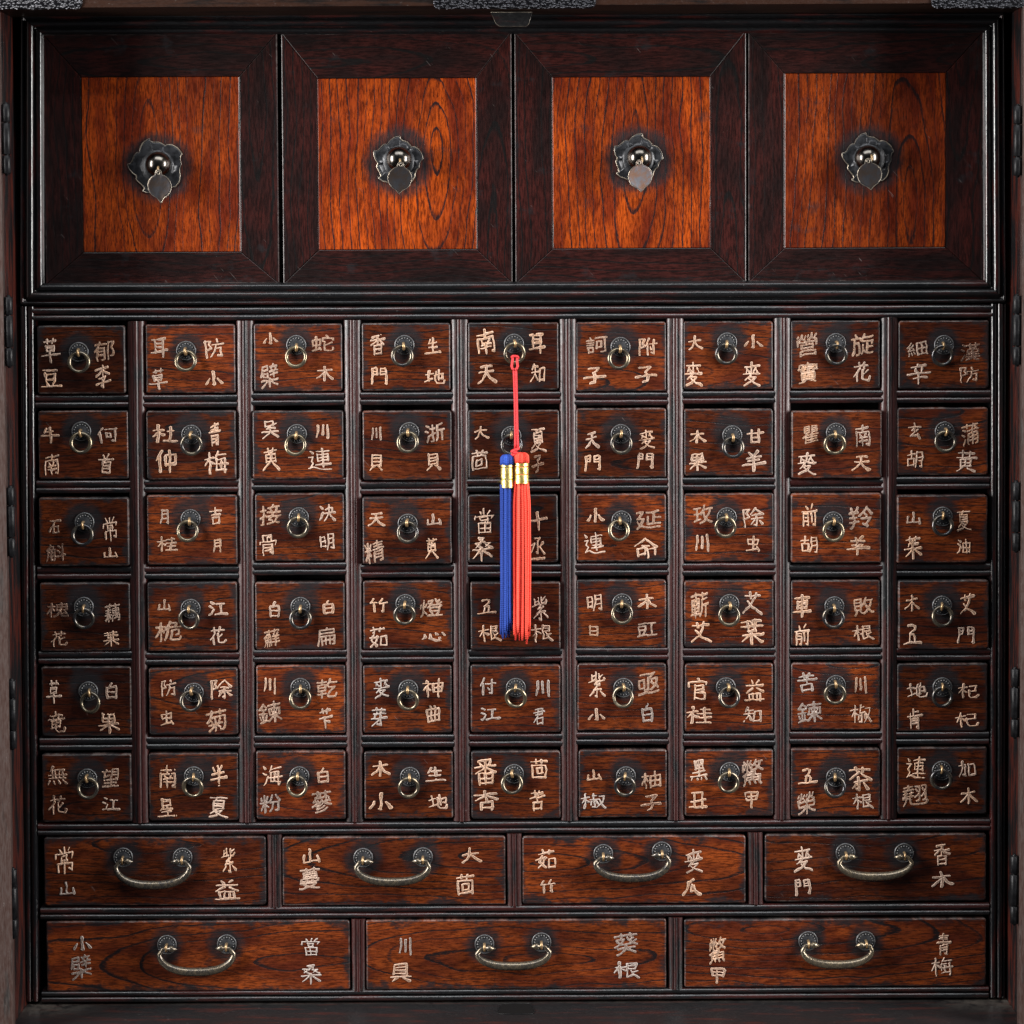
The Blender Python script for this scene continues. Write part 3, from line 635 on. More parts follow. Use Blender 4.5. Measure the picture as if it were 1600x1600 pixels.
# survey of the inscriptions: tile origin x, y, scale; then char, centre and size inside the tile (top left, bottom left, top right, bottom right)
T = {
 (0,0):(0,440,.2375,'草332 455 130 165 豆335 637 140 120 郁685 458 135 135 李677 625 105 155'),
 (0,1):(0,440,.2375,'耳1048 435 115 135 草1040 640 125 145 防1410 440 135 130 小1408 635 120 100'),
 (1,0):(0,440,.2375,'牛330 1010 125 110 南340 1205 100 140 何707 1012 135 105 首698 1198 105 135'),
 (1,1):(0,440,.2375,'杜1088 1002 170 125 仲1095 1183 140 155 青1415 1005 80 155 梅1425 1190 160 155'),
 (0,2):(370,480,.21875,'小240 223 110 85 檗233 492 130 185 蛇615 258 160 120 木632 475 125 110'),
 (0,3):(370,480,.21875,'香1008 268 110 150 門1018 490 120 130 生1398 275 120 120 地1415 495 150 105'),
 (1,2):(370,480,.21875,'吳238 875 125 130 萸245 1087 125 170 川613 888 95 105 連592 1085 170 160'),
 (1,3):(370,480,.21875,'川998 903 75 100 貝997 1110 95 120 浙1415 897 145 140 貝1405 1105 105 130'),
 (0,4):(700,480,.21875,'南270 245 130 185 天282 480 140 140 耳637 258 120 150 知640 470 105 135'),
 (0,5):(700,480,.21875,'訶1063 270 155 125 子1048 490 165 125 附1428 283 135 130 子1413 480 160 120'),
 (1,4):(700,480,.21875,'大240 897 105 95 茴228 1093 120 150 夏645 950 115 180 *子640 1120 90 130'),
 (1,5):(700,480,.21875,'天1030 950 105 125 門1032 1113 120 120 麥1418 945 115 140 門1408 1098 125 115'),
 (0,6):(1040,480,.21875,'大213 253 105 105 麥200 480 130 180 小628 245 140 100 麥615 478 125 180'),
 (0,7):(1040,480,.21875,'營1010 268 150 175 實1015 472 145 160 旋1405 270 160 165 花1402 462 125 145'),
 (1,6):(1040,480,.21875,'木232 925 120 95 果230 1105 125 130 甘642 920 125 105 羊630 1098 175 160'),
 (1,7):(1040,480,.21875,'瞿1035 910 115 135 麥1010 1118 135 165 南1410 918 110 160 天1400 1115 140 115'),
 (0,8):(1250,480,.21875,'細838 297 150 110 辛850 478 175 150 *漢1218 320 140 140 *防1210 483 140 115'),
 (1,8):(1250,480,.21875,'玄820 885 95 120 胡825 1085 120 125 蒲1217 910 125 165 黃1193 1100 155 160'),
 (2,0):(30,750,.21875,'*石255 332 90 105 *斛262 520 140 135 常648 352 105 175 山652 520 105 75'),
 (2,1):(30,750,.21875,'月1038 262 65 105 桂1058 458 150 110 吉1405 255 90 125 月1415 470 60 100'),
 (3,0):(30,750,.21875,'*槐275 930 160 110 *花283 1135 125 115 藕665 950 110 140 葉655 1133 115 115'),
 (3,1):(30,750,.21875,'山1037 893 95 85 桅1065 1083 190 155 江1420 918 145 105 花1422 1112 120 135'),
 (2,2):(370,750,.21875,'接240 250 155 155 骨225 465 125 155 決647 235 120 125 明645 443 105 120'),
 (2,3):(370,750,.21875,'天1000 280 125 105 精985 513 140 165 山1408 282 105 85 萸1392 490 95 155'),
 (3,2):(370,750,.21875,'白270 925 80 120 蘚250 1130 115 135 白655 908 85 100 扁640 1122 130 140'),
 (3,3):(370,750,.21875,'竹1015 895 130 105 茹1010 1120 130 150 燈1390 915 165 140 心1408 1120 170 70'),
 (2,4):(700,750,.21875,'當260 292 145 185 桑252 495 155 180 十645 293 135 140 丞640 490 110 170'),
 (2,5):(700,750,.21875,'小1055 252 130 105 連1045 452 145 155 延1432 285 180 150 命1415 487 170 150'),
 (3,4):(700,750,.21875,'五278 905 140 110 根300 1095 165 125 紫655 922 115 175 根672 1095 160 130'),
 (3,5):(700,750,.21875,'明1045 877 110 120 日1040 1077 70 75 木1420 868 140 110 豇1422 1070 145 110'),
 (2,6):(1040,750,.21875,'玫268 247 140 140 川262 450 100 130 除628 268 155 145 虫625 455 100 115'),
 (2,7):(1040,750,.21875,'前1027 250 115 165 胡1025 460 125 125 羚1395 270 175 170 羊1378 467 170 145'),
 (3,6):(1040,750,.21875,'蘄243 895 130 190 艾255 1085 150 155 艾622 880 145 170 葉620 1085 170 190'),
 (3,7):(1040,750,.21875,'車975 900 135 170 前975 1105 110 160 敗1415 905 145 135 根1410 1090 155 115'),
 (2,8):(1250,750,.21875,'山815 272 105 90 茱808 485 130 170 夏1172 292 105 150 油1170 473 100 105'),
 (3,8):(1250,750,.21875,'木803 880 110 120 五805 1102 135 150 艾1198 890 115 160 門1187 1108 130 125'),
 (4,0):(30,1020,.21875,'草248 280 115 170 *竜268 495 130 155 白658 272 85 120 果640 503 155 155'),
 (4,1):(30,1020,.21875,'防1068 252 110 120 虫1055 465 95 105 除1445 263 160 145 菊1410 483 150 165'),
 (5,0):(30,1020,.21875,'*無272 875 145 140 *花275 1087 140 140 望650 895 125 150 江658 1080 135 95'),
 (5,1):(30,1020,.21875,'南1062 885 120 170 星1055 1105 140 140 半1425 877 125 155 夏1425 1105 140 155'),
 (4,2):(370,1020,.21875,'川237 237 85 120 鍊238 425 165 165 乾645 255 150 150 芐637 468 100 150'),
 (4,3):(370,1020,.21875,'~麥1035 252 115 150 ~芽1018 458 120 140 神1402 250 150 140 曲1403 435 105 125'),
 (5,2):(370,1020,.21875,'海257 878 145 150 ~粉242 1078 155 135 白615 875 85 110 蔘608 1065 145 170'),
 (5,3):(370,1020,.21875,'木1028 828 140 115 小1030 1060 175 130 生1420 868 150 110 地1437 1065 140 110'),
 (4,4):(700,1020,.21875,'~付287 240 115 130 ~江303 437 145 95 ~川675 257 105 125 ~君652 455 85 120'),
 (4,5):(700,1020,.21875,'紫1065 227 125 190 小1060 440 125 90 亟1430 222 155 170 ~白1423 430 85 140'),
 (5,4):(700,1020,.21875,'番268 852 160 195 杏275 1055 180 150 茴652 828 125 145 苦640 1055 115 155'),
 (5,5):(700,1020,.21875,'山1043 873 110 80 ~椒1040 1060 185 115 柚1450 908 145 130 *子1450 1068 150 120'),
 (4,6):(1040,1020,.21875,'官228 258 140 160 桂240 445 185 130 益632 270 145 160 知622 443 135 115'),
 (4,7):(1040,1020,.21875,'~苦1013 210 145 145 ~鍊1030 425 175 160 川1393 230 90 125 椒1397 435 160 135'),
 (5,6):(1040,1020,.21875,'黑235 838 125 155 丑233 1052 135 125 鱉622 858 155 200 甲615 1050 105 125'),
 (5,7):(1040,1020,.21875,'五1013 880 145 115 榮1005 1075 130 165 茶1393 900 170 180 根1410 1062 155 115'),
 (4,8):(1250,1020,.21875,'地838 268 150 110 肯825 473 115 155 杞1207 273 155 110 杞1195 477 170 110'),
 (5,8):(1250,1020,.21875,'連828 818 140 160 翹825 1020 190 160 加1195 827 125 120 木1208 1022 130 120'),
 (6,0):(0,1200,.25,'常402 578 120 175 ~山420 752 100 85 紫1430 578 95 165 益1420 762 160 130'),
 (6,1):(400,1200,.25,'山345 548 110 95 蔓337 692 130 155 大1345 545 130 100 茴1310 728 115 135'),
 (6,2):(800,1200,.25,'茹210 567 130 125 竹225 740 95 90 麥1135 582 115 155 瓜1125 745 125 115'),
 (6,3):(1200,1200,.25,'麥218 570 120 165 門218 745 105 110 香1090 542 105 140 木1092 697 145 105'),
 (7,0):(0,1200,.25,'~小513 1095 120 95 ~檗505 1245 130 160 ~當1940 1118 120 115 ~桑1945 1290 130 130'),
 (7,1):(400,1200,.25,'~川933 1115 80 115 具905 1278 135 125 ~葵2312 1102 150 150 ~根2318 1262 165 110'),
 (7,2):(800,1200,.25,'鱉1285 1142 105 180 甲1287 1297 100 105 青2700 1102 95 145 梅2690 1243 140 120'),
}

def parse(key):
    ox, oy, k, s = T[key]
    tok = s.split()
    out = []
    for i in range(0, len(tok), 4):
        h = tok[i]; mark = ''
        if h[0] in '*~': mark, h = h[0], h[1:]
        out.append((h[0], ox + float(h[1:]) * k, oy + float(tok[i + 1]) * k, float(tok[i + 2]) * k, float(tok[i + 3]) * k, mark))
    return out

# ================================================================== THE CABINET
cab = bpy.data.objects.new('apothecary_cabinet', None)
COL.objects.link(cab)
cab['label'] = 'dark lacquered wooden apothecary cabinet with lettered drawers and four reddish panel doors above'
cab['category'] = 'cabinet'

# ---- carcass
DF = 118.0                                    # how far the outer frame stands in front of the drawers
XL = P(41, 1540).x; XR = P(1574, 1540).x      # inner walls of the frame
ZB = P(800, 1566).z; ZT = P(800, 24).z        # ledge and soffit
b = MB(); b.box(XL - 60, XR + 60, 44, 60, ZB - 90, ZT + 88); link('back_board', b, M['void'], cab)
for x0, x1 in ((XL - 60, XL), (XR, XR + 60)):
    b = MB(); b.box(x0, x1, -DF, 42, ZB - 90, ZT); link('side_wall', b, M['stile'], cab)
b = MB(); b.box(XL + .5, XR - .5, -DF + 1, 42, ZB - 60, ZB)
link('bottom_ledge', b, M['ledge_top'], cab)
b = MB(); b.box(XL - 60, XR + 60, -DF - 2, 42, ZT + .5, ZT + 90); link('top_rail', b, M['top'], cab)
b = MB(); b.box(XL + .5, XR - .5, -DF + 10, 42, ZB - 90, ZB - 60.5); link('plinth', b, M['ledge'], cab)

# ---- mouldings
def sweep(p0, p1, across, prof, mat, name, seg=14, wob=.35):
    """profile = list of (position across, height toward the viewer); swept from p0 to p1"""
    p0, p1, across = Vector(p0), Vector(p1), Vector(across)
    c = (p0 + p1) / 2
    b = MB(); vs = []; n = len(prof)
    for i in range(seg + 1):
        t = i / seg
        q = p0.lerp(p1, t) - c
        wy = random.uniform(-wob, wob); wa = random.uniform(-wob, wob)
        for s, h in prof:
            edge = 0 if i in (0, seg) else 1
            vs.append(q + across * (s + wa * edge * .6) + Vector((0, -h - wy * edge, 0)))
    fs = [(i * n + k, i * n + k + 1, (i + 1) * n + k + 1, (i + 1) * n + k) for i in range(seg) for k in range(n - 1)]
    b.add(vs, fs, True)
    b.add(vs[:n], [tuple(range(n))]); b.add(vs[-n:], [tuple(range(n))[::-1]])
    me = fix_normals(b.mesh(name))
    return link(name, me, mat, cab, c)

def beads(width, widths, height=6.0, base=-22.0, groove=1.0):
    """cross section: flat back, row of half-round beads"""
    prof = [(-width / 2, base)]
    x = -width / 2
    tot = sum(widths)
    for w in widths:
        w = w / tot * width
        for k in range(9):
            a = math.pi * k / 8
            prof.append((x + w / 2 - math.cos(a) * w / 2 * .97, groove + (height - groove) * math.sin(a) ** .7))
        x += w
    prof.append((width / 2, base))
    return prof

def frame_moulding(outer, inner, prof, y0):
    """four mitred lengths; outer / inner are rectangles of picture corners TL TR BR BL"""
    O = [P(u, v, y0) for u, v in outer]; I = [P(u, v, y0) for u, v in inner]
    for k, vert in ((0, False), (1, True), (2, False), (3, True)):
        A0, A1, B0, B1 = O[k], O[(k + 1) % 4], I[k], I[(k + 1) % 4]
        c = (A0 + A1 + B0 + B1) / 4
        d = (A1 - A0).normalized() * .5
        b = MB(); vs = []; n = len(prof); seg = 16
        for i in range(seg + 1):
            t = i / seg
            wy = random.uniform(-.3, .3)
            for s, h in prof:
                a0 = A0.lerp(B0, s) + d; a1 = A1.lerp(B1, s) - d
                vs.append(a0.lerp(a1, t) - c + Vector((0, -h - wy, 0)))
        fs = [(i * n + q, i * n + q + 1, (i + 1) * n + q + 1, (i + 1) * n + q) for i in range(seg) for q in range(n - 1)]
        b.add(vs, fs, True)
        b.add(vs[:n], [tuple(range(n))]); b.add(vs[-n:], [tuple(range(n))[::-1]])
        link('moulding', fix_normals(b.mesh('moulding')), M['mould_v'] if vert else M['mould_h'], cab, c)

def bead_pts(s0, s1, h0, h1, n=9):
    return [(s0 + (s1 - s0) * (1 - math.cos(math.pi * k / (n - 1))) / 2, h0 + (h1 - h0) * math.sin(math.pi * k / (n - 1)) ** .75) for k in range(n)]

prof_frame = [(0, -14), (0, 3), (.04, 7)] + [(.10, 8), (.15, 6.5), (.2, 2)] + bead_pts(.25, .62, 2, 12) + [(.66, 1)] + bead_pts(.68, .95, 1, 7) + [(1.0, 0), (1.0, -14)]
frame_moulding([(33, 24), (1568, 20), (1571, 473), (32, 477)], [(68, 54), (1536, 51), (1537, 438), (69, 443)], prof_frame, 0)

UPX = Vector((1, 0, 0)); UPZ = Vector((0, 0, 1))
def hrail(u0, v0, u1, v1, h, widths=(1, 1.1), height=3.0, name='rail', mat='rail', seg=10):
    sweep(P(u0, v0), P(u1, v1), UPZ, beads(h, widths, height, -24, -3.5), M[mat], name, seg)
def reeded(width, height, base=-24.0):
    """post section: a low rounded face with two narrow grooves and eased corners"""
    prof = [(-width / 2, base)]
    N = 30
    for k in range(N + 1):
        t = -1 + 2 * k / N
        h = height * (1 - abs(t) ** 3.2)
        for g0 in (-.30, .27):
            h -= 2.3 * math.exp(-((t - g0) / .055) ** 2)
        h += .9 * math.cos((t + .015) * 1.7 * math.pi) * (1 - abs(t))
        prof.append((t * width / 2, h - .5))
    prof.append((width / 2, base))
    return prof
def vpost(u0, v0, u1, v1, w, widths=(1, .62, .95), height=5.6, name='post', mat='post', seg=16):
    sweep(P(u0, v0), P(u1, v1), UPX, reeded(w, height) if mat == 'post' else beads(w, widths, height, -24, -1.0), M[mat], name, seg)

hrail(52, 491, 1549, 486, 22, (1, 1.1), 6.0, 'rail', 'rail', 24)
vpost(44, 479, 51, 1563, 20, (1, 1.15), 6.0, 'post', 'mould_v', 22)
vpost(1557, 475, 1556, 1557, 20, (1.1, 1), 6.0, 'post', 'mould_v', 22)
vpost(34.5, 479, 39.5, 1565, 5, (1,), 2.0, 'post', 'mould_v', 22)
vpost(1569, 475, 1568, 1559, 5, (1,), 2.0, 'post', 'mould_v', 22)

DX = [[(57,196),(227,368),(396,535),(565,704),(731,873),(900,1041),(1068,1208),(1236,1375),(1404,1545)],
      [(59,201),(228,369),(394,537),(566,706),(731,874),(900,1041),(1069,1208),(1237,1378),(1402,1544)],
      [(60,202),(229,371),(398,538),(566,706),(731,872),(901,1041),(1069,1209),(1236,1377),(1402,1543)],
      [(62,204),(230,371),(398,539),(567,707),(735,876),(901,1041),(1069,1209),(1236,1375),(1404,1545)],
      [(64,206),(232,372),(400,540),(567,706),(735,876),(902,1041),(1070,1208),(1236,1375),(1402,1543)],
      [(65,206),(232,373),(400,540),(569,708),(736,876),(904,1042),(1070,1208),(1236,1375),(1402,1542)]]
DY = [[(508,615),(506,614),(505,611),(504,610),(503,609),(502,611),(501,608),(500,607),(500,607)],
      [(641,748),(641,749),(641,748),(641,750),(640,748),(637,746),(638,743),(641,747),(636,742)],
      [(777,884),(773,882),(770,876),(776,881),(772,879),(771,877),(770,877),(770,879),(773,879)],
      [(910,1017),(909,1017),(909,1015),(907,1014),(909,1015),(905,1012),(906,1011),(906,1009),(906,1014)],
      [(1041,1150),(1043,1148),(1039,1146),(1039,1145),(1038,1144),(1036,1141),(1036,1143),(1035,1140),(1036,1142)],
      [(1178,1284),(1176,1282),(1173,1280),(1174,1279),(1173,1279),(1171,1277),(1171,1275),(1169,1276),(1167,1272)]]
PUSH = {(1,7):9,(2,8):8,(3,8):6,(2,0):8,(2,3):9,(0,0):5,(1,1):5,(2,7):6,(2,1):5,(3,4):6,(1,2):4,(1,3):5,(4,1):4,(5,0):5,(5,2):4,(3,0):3,(3,1):4}
TONE = [[.50,1.12,1.0,.78,.62,1.05,.92,.74,.68],[.76,.70,.96,.78,.62,.64,.74,.90,.85],[.60,.98,.80,.80,.50,.92,1.06,1.05,.88],
        [.52,.78,.72,.80,.66,.95,1.05,.88,.78],[.55,.96,1.06,.82,.84,.98,1.0,1.05,.66],[.62,.70,.98,.72,.74,.75,.92,.98,.66]]
WORN = [[.3,.1,.1,.5,.8,.1,.3,.7,.6],[.2,.7,.2,.5,.8,.8,.6,.3,.2],[.7,.2,.2,.4,.9,.2,.3,.3,.1],[.7,.3,.4,.4,.4,.5,.3,.5,.2],
        [.7,.2,.1,.5,.2,.2,.2,.2,.5],[.5,.3,.3,.4,.6,.6,.5,.5,.3]]
PLATE = [[(123,550),(291,548),(463,539),(632,539),(803,537),(969.5,542),(1136,535),(1306,536),(1475,539)],
         [(127,674),(299,679),(464,678),(639.5,675),(799,681),(970,678),(1144,680),(1306,676),(1476,674)],
         [(132,816),(298,811),(467,808),(637,818),(803,812),(971,813),(1135.5,808),(1301.5,814.5),(1473,807)],
         [(131,948),(298,951),(469.5,948),(633.5,943.5),(803,945),(972,942.5),(1139.5,943.5),(1303.5,947),(1472,946)],
         [(138,1080),(303,1082),(469.5,1074.5),(638,1077),(806,1074.5),(974,1074.5),(1134,1073.5),(1306,1070),(1472.5,1073.5)],
         [(136.5,1216),(303,1212.5),(468,1212.5),(640.5,1213.5),(803,1209),(978,1212.5),(1140,1206),(1306,1214.5),(1471.5,1204)]]
RING = [[(123,566),(290,564),(462.5,558),(628.5,556),(804,552),(967,560.5),(1135,553),(1307,554),(1473,555.5)],
        [(126,692),(299,695),(461.5,695.5),(637,691),(799.5,695),(971,693),(1145.5,699),(1304.5,694),(1477.5,690)],
        [(128.5,836),(293,830),(465.5,824),(637,832),(803,828),(967,829),(1133.5,824),(1302.5,830),(1473.5,821)],
        [(130.5,966.5),(295,967.5),(469.5,967),(632,960.5),(803,961),(972,959),(1139.5,962),(1302.5,965.5),(1473,963)],
        [(140.5,1098),(298,1095.5),(469,1092),(637.5,1094),(806,1090.5),(973.5,1089.5),(1139.5,1089.5),(1305,1084.5),(1473,1089)],
        [(137,1232),(301,1230),(464,1229),(638.5,1231),(800,1224.5),(976.5,1229),(1138.5,1223),(1305,1230),(1471,1218)]]
RT = [[.6,.7,.8,.3,.7,.6,.2,.1,.1],[.7,.3,.8,.6,.1,.3,.1,.8,.4],[.1,.7,.5,.3,.3,.7,.6,.8,.1],[.1,.3,.1,.4,.3,.6,.6,.1,.4],
      [.6,.3,.6,.7,.8,.6,.3,.5,.1],[.5,.6,.7,.6,.5,.2,.6,.1,.2]]

# rails between the rows of small drawers, one per column
for r in range(5):
    for c in range(9):
        x0 = (DX[r][c][0] + DX[r + 1][c][0]) / 2 - 2; x1 = (DX[r][c][1] + DX[r + 1][c][1]) / 2 + 2
        yb = min(DY[r][c][1] + 1.5, DY[r + 1][c][0] - 25) if PUSH.get((r, c), 0) < 7 else DY[r][c][1]
        top = yb + .5
        v = top + 10.8
        hrail(x0, v, x1, v - .7, 21.5, (1, 1.12), 3.0)
# posts between the columns
for c in range(8):
    u0 = (DX[0][c][1] + DX[0][c + 1][0]) / 2; u1 = (DX[5][c][1] + DX[5][c + 1][0]) / 2
    dy = -c * .9
    vpost(u0 + .5, 502 + dy, u1, 1285 + dy, 26.5)
# long rails
hrail(60, 1296, 1546, 1288, 20, (1, 1.1), 4.5, 'rail', 'rail', 24)
hrail(64, 1427, 1545, 1420, 20, (1, 1.15), 4.5, 'rail', 'rail', 24)
hrail(66, 1557.5, 1544, 1550, 19, (1.1, 1), 4.5, 'rail', 'rail', 24)
for u, v0, v1 in ((429, 1303.5, 1417), (803.5, 1302, 1415), (1180, 1300, 1412)):
    vpost(u, v0, u + 1, v1, 23, (1, 1, .9), 5.5, seg=6)
for u, v0, v1 in ((560, 1435.5, 1548), (1055.5, 1433, 1545)):
    vpost(u, v0, u + .5, v1, 22, (1, 1, .9), 5.5, seg=6)

# ---- fittings shared by the drawers
def dome_plate(r=15.6):
    b = MB()
    b.lathe([(r, -1), (r, 1.0), (r * .97, 1.7), (r * .90, 1.7), (r * .86, 1.0), (r * .6, 1.5), (r * .3, 2.2), (r * .05, 2.4)], 36)
    for k in range(16):
        a = k * 2 * math.pi / 16
        b.lathe([(1.25, 0.6), (1.05, 1.9), (.6, 2.6), (.05, 2.8)], 8, (math.cos(a) * r * .70, 0, math.sin(a) * r * .70), mi=1)
    b.tube([(r * .93 * math.cos(k * math.pi / 20), -1.6, r * .93 * math.sin(k * math.pi / 20)) for k in range(40)], .55, 6, True, mi=1)
    return fix_normals(b.mesh('backplate'))
PLATE_ME = dome_plate()
def ring_mesh(r=14.8, t=2.95):
    b = MB()
    pts = [(r * math.cos(a), 0, r * math.sin(a)) for a in [k * 2 * math.pi / 40 for k in range(40)]]
    b.tube(pts, [t * (1 + .12 * math.sin(k * .31)) for k in range(40)], 10, True)
    return fix_normals(b.mesh('ring_pull'))
RING_ME = ring_mesh()
def eyelet_mesh():
    b = MB()
    pts = []
    for k in range(15):
        a = math.radians(-100 + k * 200 / 14)
        pts.append((0, -6.5 - 5.2 * math.cos(a), 4.8 * math.sin(a)))
    b.tube([(0, 0, -4.2)] + pts + [(0, 0, 4.2)], 2.15, 8)
    return fix_normals(b.mesh('eyelet'))
EYE_ME = eyelet_mesh()

def slab(u0, v0, u1, v1, y, thick=40, bev=2.2, rc=3.5):
    """a drawer front: rounded outline, eased front edge; returns mesh, centre, half sizes"""
    A, B = P(u0, v0, y), P(u1, v1, y)
    c = (A + B) / 2; hx, hz = (B.x - A.x) / 2, (A.z - B.z) / 2
    out = []
    n = 6
    for sx, sz, a0 in ((1, 1, 0), (-1, 1, 90), (-1, -1, 180), (1, -1, 270)):
        r = rc * random.uniform(.6, 1.5)
        for k in range(n):
            a = math.radians(a0 + 90 * k / (n - 1))
            out.append((sx * (hx - r) + r * math.cos(a), sz * (hz - r) + r * math.sin(a)))
    full = []
    m = len(out)
    for i in range(m):
        p, q = out[i], out[(i + 1) % m]
        d = math.hypot(q[0] - p[0], q[1] - p[1]); s = max(1, int(d / 16))
        for k in range(s):
            t = k / s
            j = (random.uniform(-.35, .35), random.uniform(-.35, .35)) if k else (0, 0)
            full.append((p[0] + (q[0] - p[0]) * t + j[0], p[1] + (q[1] - p[1]) * t + j[1]))
    m = len(full)
    b = MB(); vs = []
    for ins, h in ((0, -thick), (0, -bev), (bev * .28, -bev * .42), (bev * .65, -bev * .1), (bev * 1.2, 0)):
        for x, z in full:
            vs.append((x * (1 - ins / hx), -h, z * (1 - ins / hz)))
    fs = [(i * m + k, i * m + (k + 1) % m, (i + 1) * m + (k + 1) % m, (i + 1) * m + k) for i in range(4) for k in range(m)]
    b.add(vs, fs, True)
    b.f.append(tuple(4 * m + k for k in range(m))); b.sm.append(False); b.mi.append(0)
    b.f.append(tuple(k for k in range(m))[::-1]); b.sm.append(False); b.mi.append(0)
    return fix_normals(b.mesh('drawer')), c, hx, hz

def setwood(o, hx, hz, tone, worn, pa, pb=None, ra=None, rb=None):
    o['seed'] = random.random()
    o['tone'] = float(tone); o['worn'] = float(worn)
    o['half'] = [float(hx), 0.0, float(hz)]
    o['pull_a'] = [float(q) for q in pa]
    o['pull_b'] = [float(q) for q in (pb or (9999, 1, 9999))]
    o['ring_a'] = float(random.uniform(-hx * 1.6, hx * 1.6) if ra is None else ra)
    o['ring_b'] = float((random.choice((-1, 1)) * random.uniform(20, 170)) if rb is None else rb)

def write(key, drawer, c, y, rot):
    items = parse(key)
    for half in (0, 1):
        st = dict(v=[], f=[], field=[], wear=[], tint=[], n=0)
        for i in (0, 1):
            ch, u, v, w, h, mark = items[half * 2 + i]
            p = P(u, v, y) - c
            sd = key[0] * 1000 + key[1] * 10 + half * 2 + i
            rr = random.Random(sd)
            wear = rr.uniform(.05, .35); tint = rr.choice((0.0, .1, .25, .45))
            if mark == '*': wear, tint = .92, .15
            if mark == '~': wear, tint = .30, .95
            character(st, ch, p.x, p.z, w, h, 0, sd + 5, wear, tint)
        build_inscription(st, drawer)

def tiny_rot(k=.35):
    return Euler((math.radians(random.uniform(-k, k)), 0, math.radians(random.uniform(-k, k))))

for r in range(6):
    for c in range(9):
        (u0, u1), (v0, v1) = DX[r][c], DY[r][c]
        y = -2.0 - PUSH.get((r, c), random.uniform(0, 2.5))
        me, cen, hx, hz = slab(u0, v0 + 1, u1, v1, y)
        d = link('drawer', me, M['drawer'], cab, cen, tiny_rot())
        pl = P(*PLATE[r][c], y) - cen
        rg = P(*RING[r][c], y - 9) - cen
        setwood(d, hx, hz, TONE[r][c], WORN[r][c], (pl.x, random.uniform(18, 23), pl.z + 4))
        bp = link('backplate', PLATE_ME, [M['plate'], M['plate_worn']], d, (pl.x, 0, pl.z), Euler((0, random.uniform(0, .4), 0)))
        dx = rg.x - pl.x
        ez = rg.z + 15.0
        ey = link('eyelet', EYE_ME, M['eyelet'], d, (pl.x * .45 + rg.x * .55, 0, ez), Euler((0, random.uniform(-.12, .12), random.uniform(-.15, .15))))
        o = link('ring_pull', RING_ME, M['ring'], d, (rg.x, -8.0, rg.z), Euler((math.radians(random.uniform(6, 14)), random.uniform(0, 6.28), math.radians(random.uniform(-9, 9))), 'XYZ'))
        o['tint'] = RT[r][c]
        write((r, c), d, cen, y, None)

